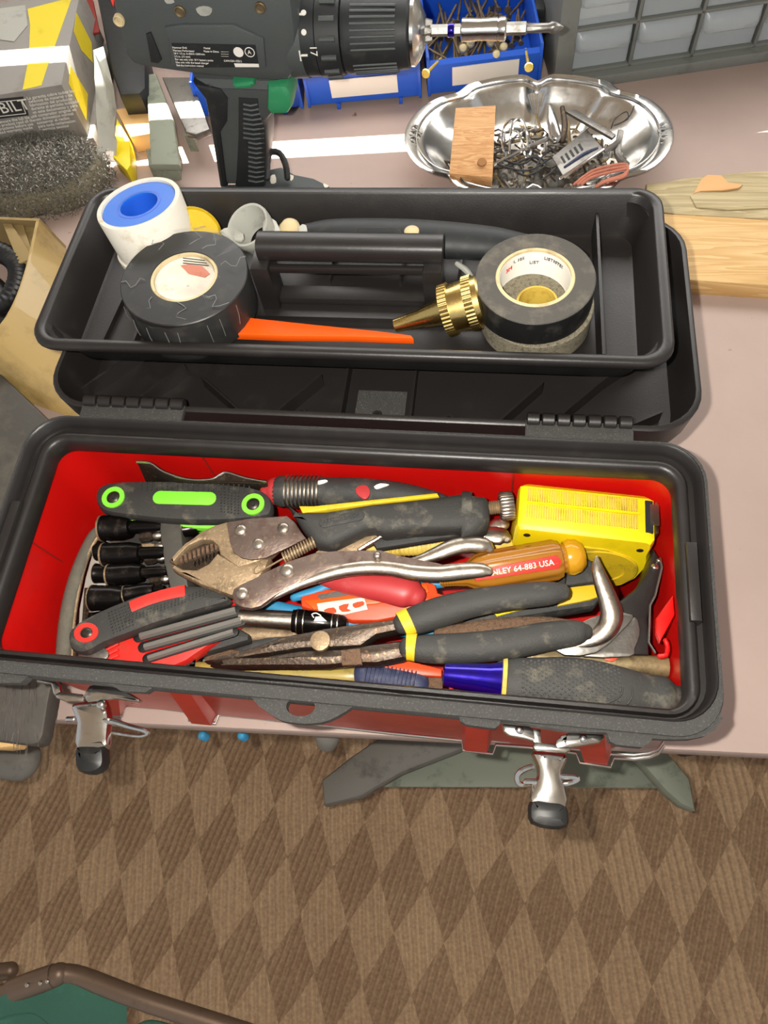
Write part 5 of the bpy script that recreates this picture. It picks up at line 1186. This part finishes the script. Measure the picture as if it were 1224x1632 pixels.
# --- blue stacking bins with labels
def bin_(pa, pb, lab, depth=.11, hgt=.050, contents=None):
    A = P(pa[0], pa[1], .006); B = P(pb[0], pb[1], .006); X = (B - A); X.z = 0; wdt = X.length; X.normalize(); Nn = Vector((-X.y, X.x, 0))
    def q(x, d, z): return A + X * x + Nn * d + UPV * (z - .006)
    t = thing('storage_bin', lab, 'bin', q(wdt / 2, depth / 2, 0))
    def bx(x0, x1, d0, d1, a, b2, a2=None, lean=0):
        return slabW([q(x0, d0 - lean, b2), q(x1, d0 - lean, b2), q(x1, d1 - lean, b2), q(x0, d1 - lean, b2)], b2 - a, .0006)
    finish('bottom', bx(0, wdt, 0, depth, .006, .009), 'bin_blue', t)
    # slanted front
    L = [[q(0, 0, .006), q(wdt, 0, .006), q(wdt, .002, .006), q(0, .002, .006)], [q(0, -.004, .040), q(wdt, -.004, .040), q(wdt, -.0015, .040), q(0, -.0015, .040)], [q(0, .001, .043), q(wdt, .001, .043), q(wdt, .003, .041), q(0, .003, .041)]]
    finish('front', loft(NB(), L), 'bin_blue', t)
    for x in (0, wdt - .003): finish('side', bx(x, x + .003, -.004, depth, .006, hgt), 'bin_blue', t)
    finish('back', bx(0, wdt, depth - .003, depth, .006, hgt + .02), 'bin_blue', t)
    lb = [q(wdt * .22, -.0012, .014), q(wdt * .80, -.0012, .014), q(wdt * .80, -.0036, .036), q(wdt * .22, -.0036, .036)]
    nn = (lb[1] - lb[0]).cross(lb[3] - lb[0]).normalized()
    if nn.y > 0: nn = -nn
    finish('label_card', slabW([p + nn * .0012 for p in lb], .0010, 0, up=nn), 'paper_white', t)
    for x in (.25, .8): finish('foot', bx(wdt * x, wdt * x + .004, -.003, .004, 0, .007), 'bin_blue', t)
    return q, wdt
q2, w2 = bin_((682, 150), (860, 128), 'blue plastic bin full of nails with a white label, beside the parts cabinet', .13)
q1, w1 = bin_((492, 168), (672, 152), 'blue plastic bin with a white label behind the drill chuck')
q0, w0 = bin_((322, 186), (484, 169), 'blue plastic bin mostly hidden behind the drill body')
nm = []
for k in range(2):
    A, B = Vector((0, 0, 0)), Vector((.055, 0, 0)); bm = lathe(A, B, [(0, .004 if k else .003), (.02, .004 if k else .003), (.03, .0014), (.94, .0014), (1, .0003)], 8)
    me = bpy.data.meshes.new('nail'); bmesh.ops.recalc_face_normals(bm, faces=bm.faces); bm.to_mesh(me); bm.free(); me.materials.append(m_('nail')); nm.append(me)
for i in range(70):
    o = bpy.data.objects.new('nail', nm[i % 2]); COL.objects.link(o)
    p = q2(R_.uniform(.01, w2 - .012), R_.uniform(.02, .10), R_.uniform(.012, .030)); o.location = p
    o.rotation_euler = (0, R_.uniform(-.12, .12), math.radians(85 + R_.uniform(-28, 28)) + (math.pi if R_.random() < .4 else 0))
    if o.rotation_euler.z > 3: o.location = q2(max(.01, min(w2 - .012, (p - q2(0, 0, p.z)).x)), .085, p.z)
    o['label'] = 'brown steel nail in the pile inside the blue bin'; o['category'] = 'nail'; o['group'] = 'nails piled in the blue bin'
for i, (x, y) in enumerate(((738, 76), (750, 68), (782, 66), (791, 86), (803, 74))):
    it('push_pin', 'round cream pin head on the nails in the blue bin', 'pin', lathe_px((x, y + 3, .036), (x, y, .044), [(0, 3), (.2, 6), (.6, 7), (.9, 5), (1, 1)], 14), 'pearl', 'cream pin heads on the nails')
for i, (a_, b_) in enumerate((((677, 75), (712, 94)), ((678, 118), (704, 92)), ((843, 108), (838, 78)))):
    A, B = P(*a_, .046), P(*b_, .040); L_ = (B - A).length
    it('loose_nail', ['rusty nail lying over the corner of the nail bin near the chuck', 'nail with a pale head hanging over the front of the nail bin', 'nail with a pale head standing at the far front corner of the nail bin'][i], 'nail', lathe(A, B, [(0, .0045), (.05, .0045), (.06, .0016), (1, .0012)], 10), 'nail' if i == 0 else 'yellow_old')
it('wire_connector', 'dark grey plastic clip on the edge of the nail bin beside the cabinet', 'clip', slab([(852, -5), (870, -5), (868, 14), (854, 14)], .05, .01, .001), 'drill_dark')

# --- grey printed boxes, left
def pbox(name, lab, A, B, D, h, z0_, nm_='carton'):
    """A,B: front bottom corners (world), D: depth vector"""
    t = thing(name, lab, 'box', (A + B) / 2 + D / 2)
    bm = slabW([A + UPV * h, B + UPV * h, B + D + UPV * h, A + D + UPV * h], h, .0012)
    finish('carton', bm, 'box_grey', t)
    return t
zt_, zb2 = .082, .022
B_ = P(140, 216, zb2); Bt = P(96, 146, zt_)
A_ = P(-10, 240, zb2); fxv = (A_ - B_); fxv.z = 0; fxn = fxv.normalized(); A_ = B_ + fxn * .20
back = P(128, -10, zt_) - P(96, 146, zt_); back.z = 0
hh = zt_ - zb2
t = pbox('printed_box', 'battered grey printed box with yellow labels, on top of its stack', B_ + fxn * .20, B_, back * 1.0, hh, zb2)
fN = Vector((fxn.y, -fxn.x, 0)).normalized()
if fN.y > 0: fN = -fN
rX = -fxn
def fp(u, v, o=.0006): return B_ + fxn * (.20 - u) + UPV * v + fN * o        # front-face coords from far left
def fq(x, y, o=.0004): return PN(x, y, B_ + fN * o, fN)
finish('black_badge', slabW([fq(-4, 158), fq(37, 154), (fq(46, 184)), fq(-4, 190)], .0003, 0, up=fN), 'ink', t)
fr = NB()
for a_, b_ in (((-4, 163), (33, 159)), ((33, 159), (41, 181)), ((41, 181), (-4, 186))): sweepW([fq(*a_, .0006), fq(*b_, .0006)], [.0004] * 2, 4, bm=fr)
finish('badge_line', fr, 'paper_white', t)
text('BILT', fq(3, 181, .0005), rX, fN, .017, 'paper_white', t)
tl = ['La garantia cubre todos los', 'defectos de material y de', 'fabricacion del producto', 'durante el periodo indicado', 'en este documento y para', 'el comprador original en', 'uso domestico normal', 'conservar el recibo', 'para toda reclamacion', 'y servicio tecnico']
for i, s in enumerate(tl):
    text(s, fq(44 + i * 2.2, 159 + i * 5.6, .0005), rX, fN, .0046, 'paper_white', t, name='small_print')
for i, s in enumerate(['to ensure the full life of', 'this product read all the', 'instructions before use', 'limited warranty inside']):
    text(s, fq(-8, 198 + i * 5.6, .0005), rX, fN, .0046, 'paper_white', t, name='small_print')
# top labels and tape
def tp(x, y, o=.0004): return P(x, y, zt_ + o)
finish('yellow_label', slabW([tp(44, 14), tp(98, 0), tp(104, -12), tp(118, -14), tp(92, 60), tp(74, 110), tp(66, 136), tp(36, 143), tp(46, 90), tp(48, 40)], .0003, 0), 'label_yellow', t)
finish('clear_tape', slabW([tp(-6, 14, .0008), tp(40, 8, .0008), tp(44, 40, .0008), tp(22, 66, .0008), tp(-6, 62, .0008)], .0003, 0), 'cloudy', t)
sN = Vector((back.y, -back.x, 0)).normalized()
if sN.x < 0: sN = -sN
def sq(x, y, o=.0005): return PN(x, y, B_ + sN * o, sN)
finish('yellow_label', slabW([sq(112, 104), sq(140, 150), sq(138, 192), sq(110, 133)], .0003, 0, up=sN), 'label_yellow', t)
finish('yellow_label', slabW([sq(122, 20), sq(146, 68), sq(148, 100), sq(130, 80), sq(118, 50)], .0003, 0, up=sN), 'label_yellow', t)
t = pbox('printed_box', 'second grey printed box underneath the battered one, behind the steel wool', B_ + fxn * .2 - UPV * zb2 + fN * .004, B_ - UPV * zb2 + fN * .004 - fxn * .006, back * 1.0, zb2 - .0005, 0)
text('Limited Care and Replacement', PN(10, 233, B_ + fN * .0045, fN), rX, fN, .0042, 'ink', t, name='small_print')
text('available', PN(14, 240, B_ + fN * .0045, fN), rX, fN, .0042, 'ink', t, name='small_print')
# crushed grey flap of clear packaging beside the boxes
t = thing('blister_pack', 'crumpled clear plastic packaging squeezed between the grey box and the wood', 'packaging', P(165, 200, 0))
bm = NB(); loops = []
for i in range(9):
    f = i / 8; lo = []
    for x, y, z in ((148 + f * 10, 78 + f * 190, .085 - f * .07), (163 + f * 12, 74 + f * 180, .088 - f * .07), (184 - f * 0, 140 + f * 118, .07 - f * .055), (176, 160 + f * 100, .05 - f * .04)):
        p = P(x, y, max(z, .004)); p += Vector((mnoise.noise(p * 60), mnoise.noise(p * 70 + Vector((5, 0, 0))), 0)) * .004; lo.append(p)
    loops.append(lo)
loft(bm, loops); finish('blister', bm, 'cloudy', t, smooth=20)
# --- black and red case behind
t = thing('black_tool_case', 'dark tool case with a red panel standing behind the printed box and the drill', 'case', P(200, 120, .0))
finish('shell', slab([(146, -40), (200, -40), (232, 100), (232, 138), (222, 148), (190, 150), (176, 110)], .045, .043, .006), 'drill_dark', t)
finish('red_panel', slab([(130, -20), (148, 0), (158, 50), (140, 54), (124, 0)], .047, .003, .001), 'dark_red', t)
finish('red_panel', slab([(168, -20), (184, -20), (180, 10)], .047, .003, .001), 'red_insert', t)
# --- wooden and metal bits in the sunlight
t = finish('yellow_level', slab([(186, 188), (206, 222), (208, 262), (202, 272), (180, 250)], .02, .018, .001), 'yellow', None, 'bright yellow plastic wedge in the sunlight beside the printed box', 'wedge')
t = finish('wood_offcut', slab([(184, 174), (238, 166), (242, 212), (208, 218)], .02, .02, .001), 'wood', None, 'small square pine offcut in the sunlight next to the yellow wedge', 'offcut')
t = thing('bar_clamp', 'pale green metal clamp standing in the sunlight between box and drill', 'clamp', P(255, 240, 0))
finish('jaw', slab([(232, 118), (248, 116), (276, 190), (286, 262), (262, 262), (240, 262)], .035, .008, .002), 'paint_green', t)
finish('foot', slab([(232, 236), (280, 236), (280, 262), (256, 268), (236, 262)], .02, .02, .002), 'paint_green', t)
t = thing('grey_strap', 'two beige painted metal bars leaning together behind the drill handle', 'bar', P(300, 180, 0))
finish('bar', slab([(258, 122), (304, 122), (334, 205), (312, 214), (296, 210)], .035, .008, .002), 'steel_grey', t)
finish('bar', slab([(290, 172), (300, 180), (308, 216), (294, 216)], .028, .02, .001), 'paint_green', t)

# --- steel wool
t = thing('steel_wool', 'bristly grey pad of steel wool in front of the printed boxes', 'steel wool', P(80, 300, 0))
bm = NB(); wc = P(66, 298, .0); loops = []
for f, z in ((.95, .0), (1.0, .006), (1.0, .018), (.93, .028), (.75, .034), (.4, .037), (.02, .038)):
    lo = []
    for k in range(64):
        a = 2 * math.pi * k / 64; p = wc + Vector((math.cos(a) * .080 * f, math.sin(a) * .048 * f, z)); nz = mnoise.noise(p * 90) * .004 + mnoise.noise(p * 30) * .006
        lo.append(p + Vector((math.cos(a), math.sin(a), .6 if z > .01 else 0)) * nz)
    loops.append(lo)
loft(bm, loops); finish('pad', bm, 'tape_gritty', t, smooth=60)
bm = NB()
for i in range(11000):
    a = R_.uniform(0, 6.283); r = math.sqrt(R_.random()) * 1.06; x, y = math.cos(a) * r * .084, math.sin(a) * r * .052
    z = .0385 - .012 * r ** 4 - (R_.uniform(0, .032) if r > .9 else 0) + R_.uniform(-.001, .003) + mnoise.noise((wc + Vector((x, y, .03))) * 30) * .004; th2 = R_.uniform(0, 6.283); l = R_.uniform(.002, .006)
    p = wc + Vector((x, y, z)); d = Vector((math.cos(th2), math.sin(th2), R_.uniform(-.5, .6))) * l; s = Vector((-math.sin(th2), math.cos(th2), .3)) * .0004
    m1 = p + d * .5 + Vector((0, 0, l * .25))
    v = [bm.verts.new(c) for c in (p - s, p + s, m1 + s, m1 - s, p + d + s * .5, p + d - s * .5)]
    bm.faces.new((v[0], v[1], v[2], v[3])); bm.faces.new((v[3], v[2], v[4], v[5]))
o = finish('strands', bm, 'wool', t, kind='stuff', smooth=0)

# --- open cardboard carton with black hose
t = thing('cardboard_carton', 'open tape-covered cardboard carton holding black hose, beside the toolbox', 'carton', P(60, 500, 0))
topE = [(-60, 346), (62, 352), (54, 390), (46, 425), (32, 468), (14, 505), (-6, 530), (-30, 560)]
botE = [(-60, 380), (104, 396), (140, 440), (165, 480), (185, 540), (190, 600), (150, 668), (40, 640)]
def wallstrip(te, be, zt1, zb1, th, m, name):
    a = [P(x, y, zt1) for x, y in te]; b_ = [P(x, y, zb1) for x, y in be]
    n_ = []
    for i in range(len(a)):
        d = (a[min(i+1, len(a)-1)] - a[max(i-1, 0)]); s = d.cross(UPV).normalized(); n_.append(s)
    loops = [[a[i], a[i] + n_[i] * th, b_[i] + n_[i] * th, b_[i]] for i in range(len(a))]
    return finish(name, loft(NB(), loops), m, t, smooth=60)
te = cr(topE[1:], 4, False); be = cr(botE[1:], 4, False)
def crink(L, s=.002):
    return L
wallstrip(te, be, .060, .001, .003, 'cardboard', 'side_wall')
wallstrip([(62, 352), (-80, 346)], [(104, 396), (-60, 392)], .060, .001, .003, 'cardboard_in', 'back_wall')
for k in range(3):
    finish('inner_flap', slab([(4 + k * 18, 356), (18 + k * 18, 356), (52 - k * 2 + k * 6, 410 + k * 6), (30 + k * 6, 420)], .054 - k * .004, .002, .0004), 'cardboard_in', t)
t = thing('black_hose', 'coiled corrugated black hose inside the cardboard carton', 'hose', P(0, 450, .0))
bm = NB(); hp_ = cr([(-40, 396, .045, 14), (0, 402, .046, 16), (26, 420, .046, 17), (30, 446, .045, 17), (14, 478, .044, 17), (-20, 500, .042, 17)], 10, False)
W = [P(a[0], a[1], a[2]) for a in hp_]; Rr = [(17 if i % 2 else 14.5) * mpp(p) for i, p in enumerate(W)]
finish('hose', sweepW(W, Rr, 16), 'black_tape', t)
finish('hose', tube([(-30, 440, .03, 16), (0, 470, .03, 18), (4, 510, .03, 18), (-20, 540, .03, 16)], n=14, sm=4), 'black_tape', t)

# --- scratched dark slab at the left edge
t = thing('scratched_slab', 'scratched dark grey slab lying left of the toolbox and overhanging the bench edge', 'slab', P(20, 900, 0))
finish('slab', slab([(-260, 560), (-20, 578), (0, 595), (66, 658), (130, 720), (120, 900), (84, 1080), (76, 1120), (68, 1170), (62, 1183), (50, 1187), (-20, 1178), (-260, 1160)], .034, .016, .002), 'slate', t)
finish('wood_base', slab([(-260, 580), (0, 610), (100, 720), (60, 1100), (30, 1178), (20, 1190), (0, 1192), (-260, 1180)], .0175, .0175, .002), 'wood', t, label='pale wooden board fixed under the slab')
b = NB()
for k in range(40):
    x = R_.uniform(0, 60); y = R_.uniform(1080, 1170); 
    tube([(x, y, .0344, .4), (x + R_.uniform(-6, 3), y + R_.uniform(8, 40), .0344, .4)], n=4, sm=0, bm=b, rnd=False)
finish('scratches', b, 'steel_grey', t, kind='stuff')

# --- folding camp chair in the corner
t = thing('camp_chair', 'folding camp chair with brown tubes and green canvas, standing on the carpet', 'chair', P(150, 1600, -.75))
zc = -.27
finish('frame_tube', tube([(-80, 1604, zc - .01, 17), (0, 1588, zc, 17), (50, 1569, zc + .005, 17), (96, 1552, zc + .008, 17)], n=18, sm=4), 'brown_metal', t)
finish('frame_tube', tube([(98, 1552, zc + .006, 15), (130, 1557, zc + .002, 15), (220, 1591, zc, 15), (300, 1617, zc - .004, 15), (460, 1668, zc - .01, 15)], n=18, sm=4), 'brown_metal', t)
finish('sleeve', tube([(18, 1580, zc + .0025, 18.5), (50, 1568, zc + .006, 18.5), (86, 1555, zc + .008, 18)], n=18, sm=0, rnd=False), 'brown_metal', t)
for x, y in ((43, 1570), (64, 1567), (75, 1564)): finish('rivet', disc(x, y, zc + .019, 3.5, .002, dome=.001), 'silver', t)
finish('frame_tube', tube([(-60, 1556, zc - .03, 13), (0, 1549, zc - .03, 13), (18, 1547, zc - .03, 13)], n=16, sm=3), 'brown_metal', t)
bm = NB(); loops = []
for i in range(14):
    f = i / 13; lo = []
    for j in range(10):
        g = j / 9
        x = -60 + f * 262; yt = 1640 - 75 * math.sin(min(1, f / .66) * math.pi / 2) if f < .66 else 1565 + (f - .66) * 130; y = yt - 12 + g * 130
        z = zc + .012 - .05 * g * g - .03 * max(0, f - .62) ** 1 * 2 + .004 * math.sin(f * 9 + g * 4)
        lo.append(P(x, y, z))
    loops.append(lo)
vl = [[bm.verts.new(p) for p in L] for L in loops]
for a_, c_ in zip(vl, vl[1:]):
    for j in range(9): bm.faces.new((a_[j], a_[j+1], c_[j+1], c_[j]))
bmesh.ops.solidify(bm, geom=bm.faces[:], thickness=.002)
finish('canvas', bm, 'canvas_green', t, smooth=80)
finish('canvas_hem', tube([(0, 1624, zc + .014, 1.6), (30, 1617, zc + .014, 1.6), (56, 1618, zc + .014, 1.6), (84, 1640, zc + .012, 1.6)], n=8, sm=4), 'canvas_green', t)
finish('canvas_edge', tube([(215, 1640, zc - .01, 5), (240, 1633, zc - .01, 7), (280, 1640, zc - .01, 5)], n=10, sm=3), 'canvas_green', t)
for x, y in ((-.78, -.33), (-.12, -.42)):
    b = NB(); sweepW([Vector((x, y, -.75)), Vector((x + .1, y - .08, zc - .02))], [.011, .011], 12, bm=b); finish('leg', b, 'brown_metal', t)
